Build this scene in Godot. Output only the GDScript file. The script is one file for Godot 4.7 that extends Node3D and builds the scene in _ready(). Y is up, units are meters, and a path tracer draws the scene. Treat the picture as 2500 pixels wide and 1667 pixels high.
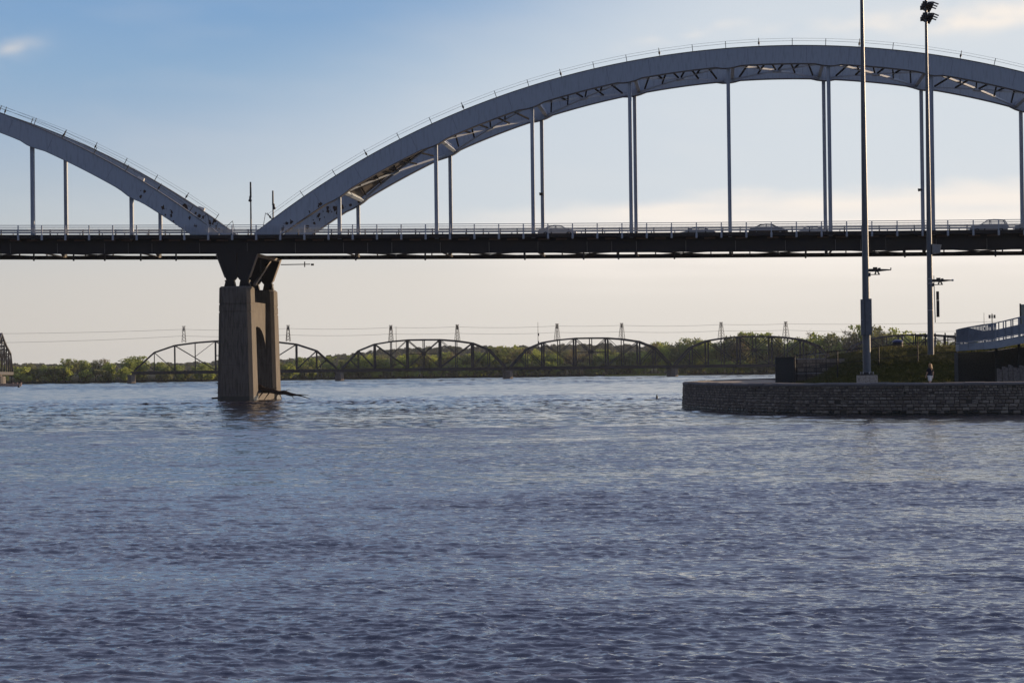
extends Node3D

# ---------------------------------------------------------------- mesh collector
class Sh:
	var v := PackedVector3Array()
	var n := PackedVector3Array()
	var col := PackedColorArray()
	var tint := Color.WHITE
	func tri(a: Vector3, b: Vector3, c: Vector3) -> void:      # counter-clockwise seen from outside
		var m := (b - a).cross(c - a).normalized()
		v.append(a); v.append(c); v.append(b)
		for i in 3:
			n.append(m); col.append(tint)
	func quad(a: Vector3, b: Vector3, c: Vector3, d: Vector3) -> void:
		tri(a, b, c); tri(a, c, d)
	func box(at: Vector3, size: Vector3, turn := Basis()) -> void:
		var h := size * 0.5
		var p := []
		for k in 8:
			p.append(at + turn * Vector3(h.x if k & 1 else -h.x, h.y if k & 2 else -h.y, h.z if k & 4 else -h.z))
		quad(p[4], p[5], p[7], p[6]); quad(p[1], p[0], p[2], p[3]); quad(p[5], p[1], p[3], p[7])
		quad(p[0], p[4], p[6], p[2]); quad(p[6], p[7], p[3], p[2]); quad(p[0], p[1], p[5], p[4])
	func bar(a: Vector3, b: Vector3, w: float, t: float, up := Vector3.UP) -> void:
		var d := (b - a).normalized()
		if absf(d.dot(up)) > 0.99:
			up = Vector3.BACK if absf(d.z) < 0.9 else Vector3.RIGHT
		var s := up.cross(d).normalized()
		box((a + b) * 0.5, Vector3(w, t, a.distance_to(b)), Basis(s, d.cross(s), d))
	func tube(a: Vector3, b: Vector3, ra: float, rb: float, k := 8, caps := true) -> void:
		var d := (b - a).normalized()
		var s := d.cross(Vector3.UP if absf(d.y) < 0.9 else Vector3.RIGHT).normalized()
		var t := d.cross(s)
		for i in k:
			var p := TAU * i / k
			var q := TAU * (i + 1) / k
			var e := s * cos(p) + t * sin(p)
			var f := s * cos(q) + t * sin(q)
			var A := a + e * ra
			var B := a + f * ra
			var C := b + f * rb
			var D := b + e * rb
			v.append_array([A, C, B, A, D, C])
			n.append_array([e, f, f, e, e, f])
			for j in 6:
				col.append(tint)
			if caps:
				tri(a, B, A)
				tri(b, D, C)
	func lathe(at: Vector3, prof: Array, k := 16) -> void:       # prof: [radius, height] from the bottom up
		for i in prof.size() - 1:
			var ra: float = prof[i][0]
			var rb: float = prof[i + 1][0]
			for j in k:
				var p := TAU * j / k
				var q := TAU * (j + 1) / k
				var e := Vector3(cos(p), 0, -sin(p))
				var f := Vector3(cos(q), 0, -sin(q))
				quad(at + e * ra + Vector3.UP * prof[i][1], at + f * ra + Vector3.UP * prof[i][1], at + f * rb + Vector3.UP * prof[i + 1][1], at + e * rb + Vector3.UP * prof[i + 1][1])
	func prism(poly: PackedVector2Array, z0: float, z1: float) -> void:   # outline in x-y, z0 < z1
		if Geometry2D.is_polygon_clockwise(poly):
			poly = poly.duplicate()
			poly.reverse()
		var idx := Geometry2D.triangulate_polygon(poly)
		for i in range(0, idx.size(), 3):
			var a := poly[idx[i]]
			var b := poly[idx[i + 1]]
			var c := poly[idx[i + 2]]
			if (b - a).cross(c - a) < 0:
				var o := b
				b = c
				c = o
			tri(Vector3(a.x, a.y, z1), Vector3(b.x, b.y, z1), Vector3(c.x, c.y, z1))
			tri(Vector3(a.x, a.y, z0), Vector3(c.x, c.y, z0), Vector3(b.x, b.y, z0))
		for i in poly.size():
			var a := poly[i]
			var b := poly[(i + 1) % poly.size()]
			quad(Vector3(a.x, a.y, z0), Vector3(b.x, b.y, z0), Vector3(b.x, b.y, z1), Vector3(a.x, a.y, z1))
	func loft(rings: Array) -> void:                             # rings of equal size, counter-clockwise seen from the far end
		for i in rings.size() - 1:
			var A: Array = rings[i]
			var B: Array = rings[i + 1]
			for j in A.size():
				var k := (j + 1) % A.size()
				quad(A[j], A[k], B[k], B[j])
		for e in [0, rings.size() - 1]:
			var R: Array = rings[e]
			for j in range(1, R.size() - 1):
				if e == 0:
					tri(R[0], R[j + 1], R[j])
				else:
					tri(R[0], R[j], R[j + 1])
	func mesh() -> ArrayMesh:
		var a := []
		a.resize(Mesh.ARRAY_MAX)
		a[Mesh.ARRAY_VERTEX] = v
		a[Mesh.ARRAY_NORMAL] = n
		a[Mesh.ARRAY_COLOR] = col
		var m := ArrayMesh.new()
		m.add_surface_from_arrays(Mesh.PRIMITIVE_TRIANGLES, a)
		return m

# ---------------------------------------------------------------- naming helpers
var rng := RandomNumberGenerator.new()
var counts := {}
var M := {}

func numbered(parent: Node, called: String) -> String:
	var key := str(parent.get_instance_id()) + called
	var k: int = counts.get(key, 0)
	counts[key] = k + 1
	return called if k == 0 else "%s_%03d" % [called, k]

func tag(o: Node, label: String, category: String, group := "") -> Node:
	o.set_meta("label", label)
	o.set_meta("category", category)
	if group:
		o.set_meta("group", group)
	return o

func thing(called: String, label: String, category: String, at := Vector3.ZERO, turn := 0.0, group := "") -> Node3D:
	var o := Node3D.new()
	o.name = numbered(self, called)
	add_child(o, true)
	o.position = at
	o.rotation.y = turn
	tag(o, label, category, group)
	return o

func inst(called: String, mesh: Mesh, mat: Material, parent: Node, t := Transform3D()) -> MeshInstance3D:
	var o := MeshInstance3D.new()
	o.name = numbered(parent, called)
	o.mesh = mesh
	o.material_override = mat
	o.transform = t
	parent.add_child(o, true)
	return o

func part(called: String, s: Sh, mat: Material, parent: Node) -> MeshInstance3D:
	return inst(called, s.mesh(), mat, parent)

func struct(called: String, s: Sh, mat: Material) -> MeshInstance3D:
	var o := part(called, s, mat, self)
	o.set_meta("kind", "structure")
	return o

func stuff(o: Node) -> Node:
	o.set_meta("kind", "stuff")
	return o

func copy(o: Node3D, label: String, at: Vector3, turn: float, size := Vector3.ONE) -> Node3D:
	var c: Node3D = o.duplicate()
	c.name = numbered(self, String(o.name))
	add_child(c, true)
	c.position = at
	c.rotation.y = turn
	c.scale = size
	c.set_meta("label", label)
	return c

func curve(t: Array, x: float) -> float:                         # table of [x, y], linear between
	if x <= t[0][0]:
		return t[0][1]
	for i in t.size() - 1:
		if x <= t[i + 1][0]:
			return lerpf(t[i][1], t[i + 1][1], (x - t[i][0]) / (t[i + 1][0] - t[i][0]))
	return t[-1][1]

# ---------------------------------------------------------------- materials
func noise(seed_: int, freq: float, oct := 4, kind := FastNoiseLite.TYPE_SIMPLEX_SMOOTH) -> FastNoiseLite:
	var f := FastNoiseLite.new()
	f.seed = seed_
	f.noise_type = kind
	f.frequency = freq
	f.fractal_octaves = oct
	if oct == 1:
		f.fractal_type = FastNoiseLite.FRACTAL_NONE
	return f

func speckle(seed_: int, freq: float, stops: Array, side := 512) -> NoiseTexture2D:   # stops: [offset, linear grey or Color]
	var g := Gradient.new()
	var off := PackedFloat32Array()
	var cols := PackedColorArray()
	for s in stops:
		off.append(s[0])
		cols.append((Color(s[1], s[1], s[1]) if s[1] is float else s[1]).linear_to_srgb())
	g.offsets = off
	g.colors = cols
	var t := NoiseTexture2D.new()
	t.width = side
	t.height = side
	t.seamless = true
	t.noise = noise(seed_, freq, 5)
	t.color_ramp = g
	return t

func mat(called: String, c: Color, rough := 0.7, tex: Texture2D = null, scale := 0.5, metal := 0.0) -> StandardMaterial3D:
	var m := StandardMaterial3D.new()
	m.resource_name = called
	m.albedo_color = c.linear_to_srgb()
	m.roughness = rough
	m.metallic = metal
	if tex:
		m.albedo_texture = tex
		m.uv1_triplanar = true
		m.uv1_world_triplanar = true
		m.uv1_scale = Vector3.ONE * scale
	M[called] = m
	return m

# ---------------------------------------------------------------- sky
const SUN := Vector3(0.732, 0.174, -0.659)
const STOPS := [                                                  # elevation in degrees, linear colour
	[-2.0, Color(0.52, 0.50, 0.47)], [0.0, Color(0.59, 0.56, 0.515)], [1.5, Color(0.60, 0.57, 0.53)], [2.8, Color(0.575, 0.57, 0.555)], [4.0, Color(0.48, 0.54, 0.59)],
	[5.6, Color(0.385, 0.485, 0.61)], [7.2, Color(0.28, 0.425, 0.605)], [9.2, Color(0.205, 0.362, 0.595)], [15.0, Color(0.345, 0.415, 0.60)], [30.0, Color(0.31, 0.365, 0.575)], [90.0, Color(0.14, 0.19, 0.42)]]

func sky_at(d: Vector3) -> Color:
	var e := rad_to_deg(asin(clampf(d.y, -1, 1)))
	var az := rad_to_deg(atan2(d.x, -d.z))
	var c: Color = STOPS[0][1]
	for i in STOPS.size() - 1:
		if e >= STOPS[i][0]:
			c = STOPS[i][1].lerp(STOPS[i + 1][1], clampf((e - STOPS[i][0]) / (STOPS[i + 1][0] - STOPS[i][0]), 0, 1))
	var toward := d.dot(SUN.normalized())
	var k := 0.36 + 0.64 * smoothstep(-1.0, 0.55, toward)
	c = Color(c.r * k, c.g * k, c.b * k)
	# a veil of thin haze that thickens towards the sun
	var veil := 0.88 * smoothstep(9.4, 4.2, e - 0.42 * clampf(az + 10.0, -20.0, 40.0)) * smoothstep(-25.0, 4.0, az) * (1.0 - smoothstep(75.0, 130.0, az))
	var tone := Color(0.70, 0.745, 0.785).lerp(Color(0.81, 0.76, 0.695), smoothstep(4.0, 2.4, e))
	c = c.lerp(tone, veil)
	var glow := pow(maxf(toward, 0.0), 12.0) * 0.30 * exp(-absf(e - 6.0) / 25.0)
	return Color(c.r + glow, c.g + glow * 0.86, c.b + glow * 0.66)

func make_sky() -> PanoramaSkyMaterial:
	var w := 512
	var h := 256
	var pad := 8                                                     # columns that wrap round, so that enlarging leaves no seam
	var im := Image.create_empty(w + 2 * pad, h, false, Image.FORMAT_RGBAF)
	for j in h:
		var e := PI * (0.5 - (j + 0.5) / h)
		for i in w + 2 * pad:
			var a := TAU * (i - pad + 0.5) / w
			im.set_pixel(i, j, sky_at(Vector3(cos(e) * sin(a), sin(e), -cos(e) * cos(a))))
	var W := 4096
	var H := 2048
	im.resize(W + 2 * pad * W / w, H, Image.INTERPOLATE_CUBIC)
	im = im.get_region(Rect2i(pad * W / w, 0, W, H))
	var streak := noise(11, 0.16, 5)
	var puff := noise(5, 0.5, 5)
	var edge := noise(23, 0.35, 4)
	for j in range(int(H * (0.5 - 15.0 / 180.0)), H / 2 + 2):
		var e := 180.0 * (0.5 - (j + 0.5) / H)
		for i in W:
			var az := 360.0 * (i + 0.5) / W
			if az > 180.0:
				az -= 360.0
			# low bank of thin cloud, streaked along the horizon; wider towards the sun
			var top := 4.30 + 0.22 * edge.get_noise_2d(az * 0.5, 3.0) + 0.22 * edge.get_noise_2d(az * 1.1 + e * 1.5, 40.0 + e * 6.0) + 0.035 * (az - 1.0)
			var bank := smoothstep(-8.5, -2.5, az) * (1.0 - smoothstep(60.0, 110.0, az))
			bank *= smoothstep(top + 0.12, top - 0.42, e) * smoothstep(1.2, 3.4, e)
			bank *= 0.90 + 0.55 * streak.get_noise_2d(az * 0.9 + e * 1.2, e * 16.0)
			# wisps
			var wisp := 0.0
			var s := streak.get_noise_2d(az * 2.2 + e * 1.2, e * 7.0 - az * 0.9)
			var fray := puff.get_noise_2d(az * 1.6 + e * 2.0, e * 5.0 - az * 0.7)
			var u := (az + 17.6) / 0.8
			var q := (e - 7.85 - 0.18 * (az + 17.4)) / 0.27
			wisp += 0.45 * exp(-u * u - q * q) * (0.7 + 0.9 * s + 0.9 * fray)
			u = (az - 7.4) / 3.6
			q = (e - 8.25 - 0.07 * (az - 5.0)) / (0.36 if e > 8.25 + 0.07 * (az - 5.0) else 0.30)
			wisp += 1.15 * exp(-u * u * absf(u) - q * q) * (0.72 + 0.8 * s + 0.8 * fray)
			u = (az + 0.9) / 1.3
			q = (e - 8.25 - 0.20 * (az + 0.6)) / 0.14
			wisp += 0.55 * exp(-u * u - q * q) * (0.5 + 1.0 * s + 1.2 * fray)
			u = (az - 2.6) / 1.9
			q = (e - 8.30 - 0.06 * (az - 3.0)) / 0.16
			wisp += 0.42 * exp(-u * u - q * q) * (0.5 + 1.0 * s + 1.0 * fray)
			# faint cirrus everywhere
			wisp += 0.10 * maxf(0.0, streak.get_noise_2d(az * 0.9 + 60.0, e * 4.0 + az * 0.3) + 0.1) * smoothstep(2.0, 6.0, e)
			var k := clampf(maxf(bank, wisp), 0.0, 1.0)
			if k > 0.002:
				var c := im.get_pixel(i, j)
				var lum := 0.70 + c.r * 0.32
				im.set_pixel(i, j, c.lerp(Color(lum * 1.02, lum * 0.945, lum * 0.87), k))
	var m := PanoramaSkyMaterial.new()
	m.panorama = ImageTexture.create_from_image(im)
	return m

# ---------------------------------------------------------------- water
var wv := []

func crest(n: float, p: float) -> float:                          # narrow crests between flat troughs
	return pow(maxf(0.0, 1.0 - absf(n) * 1.3), p)

func wave(x: float, z: float, fine: int) -> float:
	var gust: float = wv[0].get_noise_2d(x * 0.022, z * 0.055)
	var small_patch: float = wv[0].get_noise_2d(x * 0.10 + z * 0.05 + 50.0, z * 0.16 - x * 0.03)
	var rough := clampf(0.90 + 0.30 * gust + 0.32 * small_patch, 0.35, 1.6)
	var d := -z
	var swell := 0.0
	rough *= 1.0 + 0.7 * exp(-pow((d - 243.0 + x * 0.12) / 11.0, 2.0))
	if d < 150.0:
		swell = 0.022 * wv[3].get_noise_2d(x * 0.30 + z * 0.12, z * 0.62 - x * 0.08) * (1.0 - smoothstep(90.0, 150.0, d))
	var wide := 0.20 + 0.80 * smoothstep(45.0, 150.0, d)
	var h: float = swell + 0.030 * wv[1].get_noise_2d(x * 0.18 + z * 0.05, z * 0.32 - x * 0.04)
	h += wide * rough * 0.085 * crest(wv[1].get_noise_2d(x * 0.19 + z * 0.10 + 9.0, z * 0.44 - x * 0.06), 2.2)
	if d < 135.0:
		h += (1.0 - smoothstep(75.0, 132.0, d)) * rough * 0.028 * crest(wv[2].get_noise_2d(x * 0.46 - z * 0.26, z * 1.20 + x * 0.16), 3.0)
	if d > 110.0:
		h += smoothstep(110.0, 190.0, d) * rough * 0.06 * crest(wv[2].get_noise_2d(x * 0.16 - z * 0.05, z * 0.30 + x * 0.06), 3.0)
	if fine > 0:
		h += (1.0 - smoothstep(80.0, 130.0, d)) * rough * 0.026 * crest(wv[3].get_noise_2d(x * 0.90 + z * 0.5, z * 2.3 - x * 0.30), 2.5)
	if fine > 1:
		h += (1.0 - smoothstep(46.0, 65.0, d)) * rough * 0.016 * crest(wv[4].get_noise_2d(x * 1.8 - z * 0.9, z * 4.3 + x * 0.5), 2.0)
	if d > 450.0:
		h += smoothstep(450.0, 640.0, d) * rough * 0.30 * crest(wv[2].get_noise_2d(x * 0.05, z * 0.105), 2.5)
	return h

func water_band(m: ArrayMesh, x0: float, x1: float, d0: float, d1: float, dx: float, dz: float, fine: int) -> void:
	var nx := int((x1 - x0) / dx) + 1
	var nz := int((d1 - d0) / dz) + 1
	var vs := PackedVector3Array()
	vs.resize(nx * nz)
	for j in nz:
		var z := -d0 - (d1 - d0) * j / (nz - 1)
		for i in nx:
			var x := x0 + (x1 - x0) * i / (nx - 1)
			vs[j * nx + i] = Vector3(x, wave(x, z, fine), z)
	var ns := PackedVector3Array()
	ns.resize(nx * nz)
	var ix := PackedInt32Array()
	ix.resize((nx - 1) * (nz - 1) * 6)
	var k := 0
	for j in nz:
		for i in nx:
			var l := vs[j * nx + maxi(i - 1, 0)]
			var r := vs[j * nx + mini(i + 1, nx - 1)]
			var f := vs[maxi(j - 1, 0) * nx + i]
			var b := vs[mini(j + 1, nz - 1) * nx + i]
			ns[j * nx + i] = (r - l).cross(b - f).normalized()
			if i < nx - 1 and j < nz - 1:
				var a := j * nx + i
				ix[k] = a; ix[k + 1] = a + nx; ix[k + 2] = a + 1
				ix[k + 3] = a + 1; ix[k + 4] = a + nx; ix[k + 5] = a + nx + 1
				k += 6
	var arr := []
	arr.resize(Mesh.ARRAY_MAX)
	arr[Mesh.ARRAY_VERTEX] = vs
	arr[Mesh.ARRAY_NORMAL] = ns
	arr[Mesh.ARRAY_INDEX] = ix
	m.add_surface_from_arrays(Mesh.PRIMITIVE_TRIANGLES, arr)

func make_water() -> void:
	for k in 5:
		wv.append(noise(40 + k, 1.0, 2 if k == 1 else 1))
	var m := ArrayMesh.new()
	water_band(m, -16, 9, 19, 36, 0.05, 0.032, 2)
	water_band(m, -27, 14, 36, 66, 0.085, 0.052, 2)
	water_band(m, -54, 26, 66, 132, 0.16, 0.11, 1)
	water_band(m, -122, 60, 132, 310, 0.40, 0.32, 0)
	water_band(m, -260, 120, 310, 640, 1.3, 1.0, 0)
	water_band(m, -470, 210, 640, 1250, 3.2, 1.9, 0)
	var s := Sh.new()
	for r in [[-3200, -470, 640, 1300], [210, 3200, 640, 1300], [-470, 210, 1250, 1300], [-3200, 3200, -2500, 19], [-3200, -16, 19, 36], [9, 3200, 19, 36], [-3200, -27, 36, 66], [14, 3200, 36, 66], [-3200, -54, 66, 132], [26, 3200, 66, 132], [-3200, -122, 132, 310], [60, 3200, 132, 310], [-3200, -260, 310, 640], [120, 3200, 310, 640]]:
		s.quad(Vector3(r[0], 0, -r[2]), Vector3(r[1], 0, -r[2]), Vector3(r[1], 0, -r[3]), Vector3(r[0], 0, -r[3]))
	var arr := []
	arr.resize(Mesh.ARRAY_MAX)
	arr[Mesh.ARRAY_VERTEX] = s.v
	arr[Mesh.ARRAY_NORMAL] = s.n
	m.add_surface_from_arrays(Mesh.PRIMITIVE_TRIANGLES, arr)
	var w := StandardMaterial3D.new()
	w.resource_name = "river water"
	w.albedo_color = Color(0.030, 0.028, 0.035).linear_to_srgb()
	w.roughness = 0.05
	w.metallic_specular = 0.74
	w.uv1_triplanar = true
	w.uv1_world_triplanar = true
	w.uv1_scale = Vector3.ONE / 9.0
	w.heightmap_enabled = true
	w.heightmap_scale = 1.3
	var t := NoiseTexture2D.new()
	t.width = 1024
	t.height = 1024
	t.seamless = true
	t.noise = noise(77, 0.026, 4)
	w.heightmap_texture = t
	w.detail_enabled = true
	w.detail_blend_mode = BaseMaterial3D.BLEND_MODE_MIX
	w.detail_uv_layer = BaseMaterial3D.DETAIL_UV_2
	w.uv2_triplanar = true
	w.uv2_world_triplanar = true
	w.uv2_scale = Vector3(0.011, 0.011, 0.030)
	var g := Gradient.new()
	g.offsets = PackedFloat32Array([0.0, 0.5, 0.68, 1.0])
	g.colors = PackedColorArray([Color(0.30, 0.22, 0.17, 0.0), Color(0.30, 0.22, 0.17, 0.0), Color(0.30, 0.22, 0.20, 0.26), Color(0.33, 0.25, 0.23, 0.45)])
	var silt := NoiseTexture2D.new()
	silt.seamless = true
	silt.noise = noise(31, 0.012, 5)
	silt.color_ramp = g
	w.detail_albedo = silt
	var far := w.duplicate()                                       # ripples too fine to resolve that far away
	far.roughness = 0.14
	var mid := w.duplicate()
	mid.roughness = 0.08
	for k in m.get_surface_count():
		m.surface_set_material(k, w if k < 2 else (mid if k < 4 else far))
	var o := inst("water", m, null, self)
	o.set_meta("kind", "structure")

# ---------------------------------------------------------------- arch bridge
const ZN := -280.0
const ZF := -294.5
const PIER_X := -59.6

func slab(x: float) -> float:
	return 19.47 - 0.0098 * x + 4.2e-5 * x * x

func arch_y(x: float, top: bool) -> float:                        # both spans: the second mirrors the first about the pier
	var extra := 0.0
	if x < PIER_X:
		extra = 0.016 * (PIER_X - x)
		x = 2.0 * PIER_X - x
	var u := x - 6.3
	if top:
		return 41.64 - 0.00452 * u * u - 1.79e-7 * pow(u, 4) + extra
	return 39.54 - 0.00483 * u * u - 1.31e-7 * pow(u, 4) + extra

func hangers_x() -> Array:
	var a := [-46.96, -35.07, -23.33, -11.52, 0.28, 12.2, 24.28, 36.5, 48.5, 60.3, -72.7]
	for i in range(1, 8):
		a.append(-72.8 - 12.3 * i)
	return a

func make_arch_bridge() -> void:
	var b := thing("arch_bridge", "long grey steel tied-arch road bridge crossing the whole river on tall concrete pier", "bridge")
	var steel: Material = M.steel
	var hx := hangers_x()
	# ---- arch ribs
	for span in [[-57.4, 70.0], [-190.0, -61.8]]:
		for z0: float in [ZN, ZF]:
			var rings := []
			var lip_top := Sh.new()
			var lip_low := Sh.new()
			var x: float = span[0]
			var xs := []
			while x < span[1]:
				xs.append(x)
				x += 0.74
			xs.append(span[1])
			for k in xs.size():
				var xx: float = xs[k]
				var yt := maxf(arch_y(xx, true), slab(xx) - 0.3)
				var yb := arch_y(xx, false)
				for h in hx:                                        # the rib deepens into a gusset over each hanger
					yb -= 0.22 * smoothstep(1.5, 0.35, absf(xx - h))
				yb = minf(maxf(yb, slab(xx) - 0.35), yt - 0.05)
				var hw := 0.45
				rings.append([Vector3(xx, yb, z0 + hw), Vector3(xx, yt, z0 + hw), Vector3(xx, yt, z0 - hw), Vector3(xx, yb, z0 - hw)])
			for r: Array in rings:
				r.reverse()
			var s := Sh.new()
			s.loft(rings)
			var rib := part("arch_rib", s, steel, b)
			for k in xs.size() - 1:
				var A: Array = rings[k]
				var B: Array = rings[k + 1]
				var mid := Vector3(0, 0, z0)
				for w in [[lip_top, 2, 0.03], [lip_low, 0, -0.03]]:
					var a := Vector3(A[w[1]].x, A[w[1]].y + w[2], mid.z)
					var c := Vector3(B[w[1]].x, B[w[1]].y + w[2], mid.z)
					if absf(c.y - a.y) < 3.0 and a.y > slab(a.x):
						(w[0] as Sh).bar(a, c, 1.04, 0.055)
			part("flange", lip_top, M.steel_dark, rib)
			part("flange", lip_low, M.steel_dark, rib)
			var seam := Sh.new()
			for h in hx:
				for o in [-2.6, 2.4]:
					var sx: float = h + o
					if sx > span[0] + 2.0 and sx < span[1] - 2.0 and arch_y(sx, false) > slab(sx):
						var t := Vector3(1, (arch_y(sx + 0.1, true) - arch_y(sx - 0.1, true)) / 0.2, 0).normalized()
						var nn := Vector3(-t.y, t.x, 0)
						var c := Vector3(sx, (arch_y(sx, true) + arch_y(sx, false)) * 0.5, z0)
						seam.bar(c - nn * 0.85, c + nn * 0.85, 0.08, 0.91, Vector3.BACK)
			part("splice_plate", seam, M.steel_seam, rib)
			# raised access plate near the foot, and rust blotches
			var rust := Sh.new()
			var spots := []
			if span[0] > -60.0:
				spots = [[-50.6, 0.55, 0.9, 14], [-49.4, 0.35, 0.7, 12], [-52.4, 0.6, 0.6, 6], [-47.2, 0.2, 0.5, 4]] if z0 == ZF else [[-53.6, 0.35, 0.5, 5], [-50.2, 0.12, 0.8, 4]]
			else:
				spots = [[-66.6, 0.5, 0.9, 12], [-64.9, 0.5, 0.7, 9], [-69.0, 0.6, 0.5, 3]] if z0 == ZF else [[-67.7, 0.24, 0.5, 9], [-65.5, 0.7, 0.5, 2], [-71.0, 0.3, 0.8, 3]]
			for sp in spots:
				for g in sp[3]:
					var rx: float = sp[0] + rng.randfn() * sp[2]
					var ry := lerpf(arch_y(rx, false), arch_y(rx, true), clampf(sp[1] + rng.randfn() * 0.16, 0.06, 0.92))
					if ry < slab(rx) + 0.1:
						continue
					var sz := rng.randf_range(0.05, 0.30)
					var pl := PackedVector2Array()
					for q in 9:
						var an := TAU * q / 9.0
						pl.append(Vector2(rx, ry) + Vector2(cos(an), sin(an) * 1.4) * sz * rng.randf_range(0.3, 1.1))
					rust.prism(pl, z0 + 0.451, z0 + 0.455 + 0.001 * (g % 6))
			part("rust_patch", rust, M.rust, rib)
			# access rope on stanchions along the back of the rib
			var rope := Sh.new()
			var last := Vector3.ZERO
			var px: float = span[0] + 2.2
			var step := 11.84 / 3.0
			var kk := 0
			while px < span[1] - 2.0:
				var y := arch_y(px, true)
				var t := Vector3(1, (arch_y(px + 0.1, true) - arch_y(px - 0.1, true)) / 0.2, 0).normalized()
				var nn := Vector3(-t.y, t.x, 0)
				var foot := Vector3(px, y + 0.03, z0 + 0.32)
				var head := foot + nn * 0.86
				var p := Sh.new()
				p.bar(foot, head, 0.075, 0.075)
				var st := part("rope_stanchion", p, M.iron, b)
				if kk % 3 == 0:
					var lm := Sh.new()
					lm.tube(foot + nn * 0.20, foot + nn * 0.34, 0.05, 0.13, 8)
					lm.tube(foot + nn * 0.34, foot + nn * 0.52, 0.13, 0.10, 8)
					lm.tube(foot + nn * 0.52, foot + nn * 1.02, 0.06, 0.03, 8)
					part("lamp", lm, M.iron, st)
				if kk > 0:
					rope.tube(last, head, 0.012, 0.012, 4, false)
					var dn := nn * 0.30
					rope.tube(last - dn, head - dn, 0.017, 0.017, 4, false)
				last = head
				px += step
				kk += 1
			part("safety_rope", rope, M.iron, b)
			# the bent stay that ends the rope at the foot
			for e in [span[0] + 2.0, span[1] - 2.0]:
				if arch_y(e, true) > slab(e) and absf(e - PIER_X) < 8.0:
					var side := 1.0 if e > PIER_X else -1.0
					var fr := Sh.new()
					var tp := Vector3(e - side * 0.6, arch_y(e, true) + 1.0, z0 + 0.32)
					fr.tube(tp, Vector3(e - side * 0.95, arch_y(e - side * 0.95, true) - 0.2, z0 + 0.32), 0.035, 0.035, 5)
					fr.tube(tp, Vector3(e + side * 0.3, arch_y(e + side * 0.3, true), z0 + 0.32), 0.035, 0.035, 5)
					part("rope_stay", fr, M.iron, b)
	# ---- hangers
	for x: float in hx:
		for z0: float in [ZN, ZF]:
			var s := Sh.new()
			var yb := arch_y(x, false) - 0.2
			if yb < slab(x) + 0.8:
				continue
			var y0 := slab(x) - 0.5
			for sd in [-1, 1]:
				s.box(Vector3(x + sd * 0.19, (yb + y0) * 0.5, z0), Vector3(0.05, yb - y0, 0.52))
			s.box(Vector3(x, (yb + y0) * 0.5, z0), Vector3(0.331, yb - y0, 0.30))
			part("hanger", s, steel, b)
	# ---- bracing between the two arches
	var hs := hx.duplicate()
	hs.sort()
	for i in hs.size():
		var x: float = hs[i]
		var y := arch_y(x, false)
		if y < slab(x) + 4.2:
			continue
		var s := Sh.new()
		var tang := atan((arch_y(x + 0.2, false) - arch_y(x - 0.2, false)) / 0.4)
		s.box(Vector3(x + 0.55 * signf(x - 6.3) * -1.0, y + 0.55, (ZN + ZF) * 0.5), Vector3(0.42, 0.62, ZN - ZF - 0.9), Basis(Vector3.BACK, tang))
		part("cross_strut", s, steel, b)
		if i < hs.size() - 1 and absf(hs[i + 1] - x) < 12.5 and arch_y(hs[i + 1], false) > slab(x) + 4.2:
			var x1: float = hs[i + 1]
			var yy := func(q: float) -> float: return arch_y(q, false) + 0.12
			for d in 2:
				var g := Sh.new()
				var za: float = (ZN - 0.45) if d == 0 else (ZF + 0.45)
				var zb: float = (ZF + 0.45) if d == 0 else (ZN - 0.45)
				for q in 6:
					var xa := lerpf(x + 0.6, x1 - 0.6, q / 6.0)
					var xb := lerpf(x + 0.6, x1 - 0.6, (q + 1) / 6.0)
					g.bar(Vector3(xa, yy.call(xa), lerpf(za, zb, q / 6.0)), Vector3(xb, yy.call(xb), lerpf(za, zb, (q + 1) / 6.0)), 0.26, 0.22 - 0.03 * d)
				part("diagonal_brace", g, steel, b)
			var plate := Sh.new()
			var xm := (x + x1) * 0.5
			plate.box(Vector3(xm, yy.call(xm) - 0.06, (ZN + ZF) * 0.5), Vector3(0.95, 0.34, 0.95), Basis(Vector3.BACK, tang))
			part("gusset_plate", plate, steel, b)
			if minf(y, arch_y(x1, false)) < slab(x) + 6.5:               # solid portal plates in the lowest braced panel
				var low_x := x if y < arch_y(x1, false) else x1
				var hi_x := x1 if low_x == x else x
				var pp := Sh.new()
				var c0 := Vector3(xm, yy.call(xm) + 0.25, (ZN + ZF) * 0.5)
				var c1 := Vector3(low_x, yy.call(low_x) + 0.25, ZN - 0.45)
				var c2 := Vector3(low_x, yy.call(low_x) + 0.25, ZF + 0.45)
				var c3 := Vector3(hi_x, yy.call(hi_x) + 0.25, ZN - 0.45)
				for lift in [0.0, 0.08]:
					pp.tri(c0 + Vector3.UP * lift, c1 + Vector3.UP * lift, c2 + Vector3.UP * lift)
					pp.tri(c0 + Vector3.UP * lift, c3 + Vector3.UP * lift, c1 + Vector3.UP * lift)
				part("portal_plate", pp, M.portal, b)
			for q in [[0.20, -0.08, 0.84], [0.28, 0.045, 0.36], [0.37, -0.06, 0.68], [0.44, 0.045, 0.44], [0.56, -0.045, 0.44], [0.63, 0.06, 0.68], [0.72, -0.045, 0.36], [0.80, 0.08, 0.84]]:
				var fa: float = q[0]
				var fb2: float = q[0] + q[1]
				var lb := Sh.new()
				lb.bar(Vector3(lerpf(x, x1, fa), yy.call(lerpf(x, x1, fa)) + 0.02, ZN - 0.45), Vector3(lerpf(x, x1, fb2), yy.call(lerpf(x, x1, fb2)) + 0.02, lerpf(ZN - 0.45, ZF + 0.45, q[2])), 0.17, 0.17)
				part("lattice_bar", lb, M.brace, b)
	# ---- deck
	var deck := Sh.new()
	var road := Sh.new()
	var near_g := Sh.new()
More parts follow.
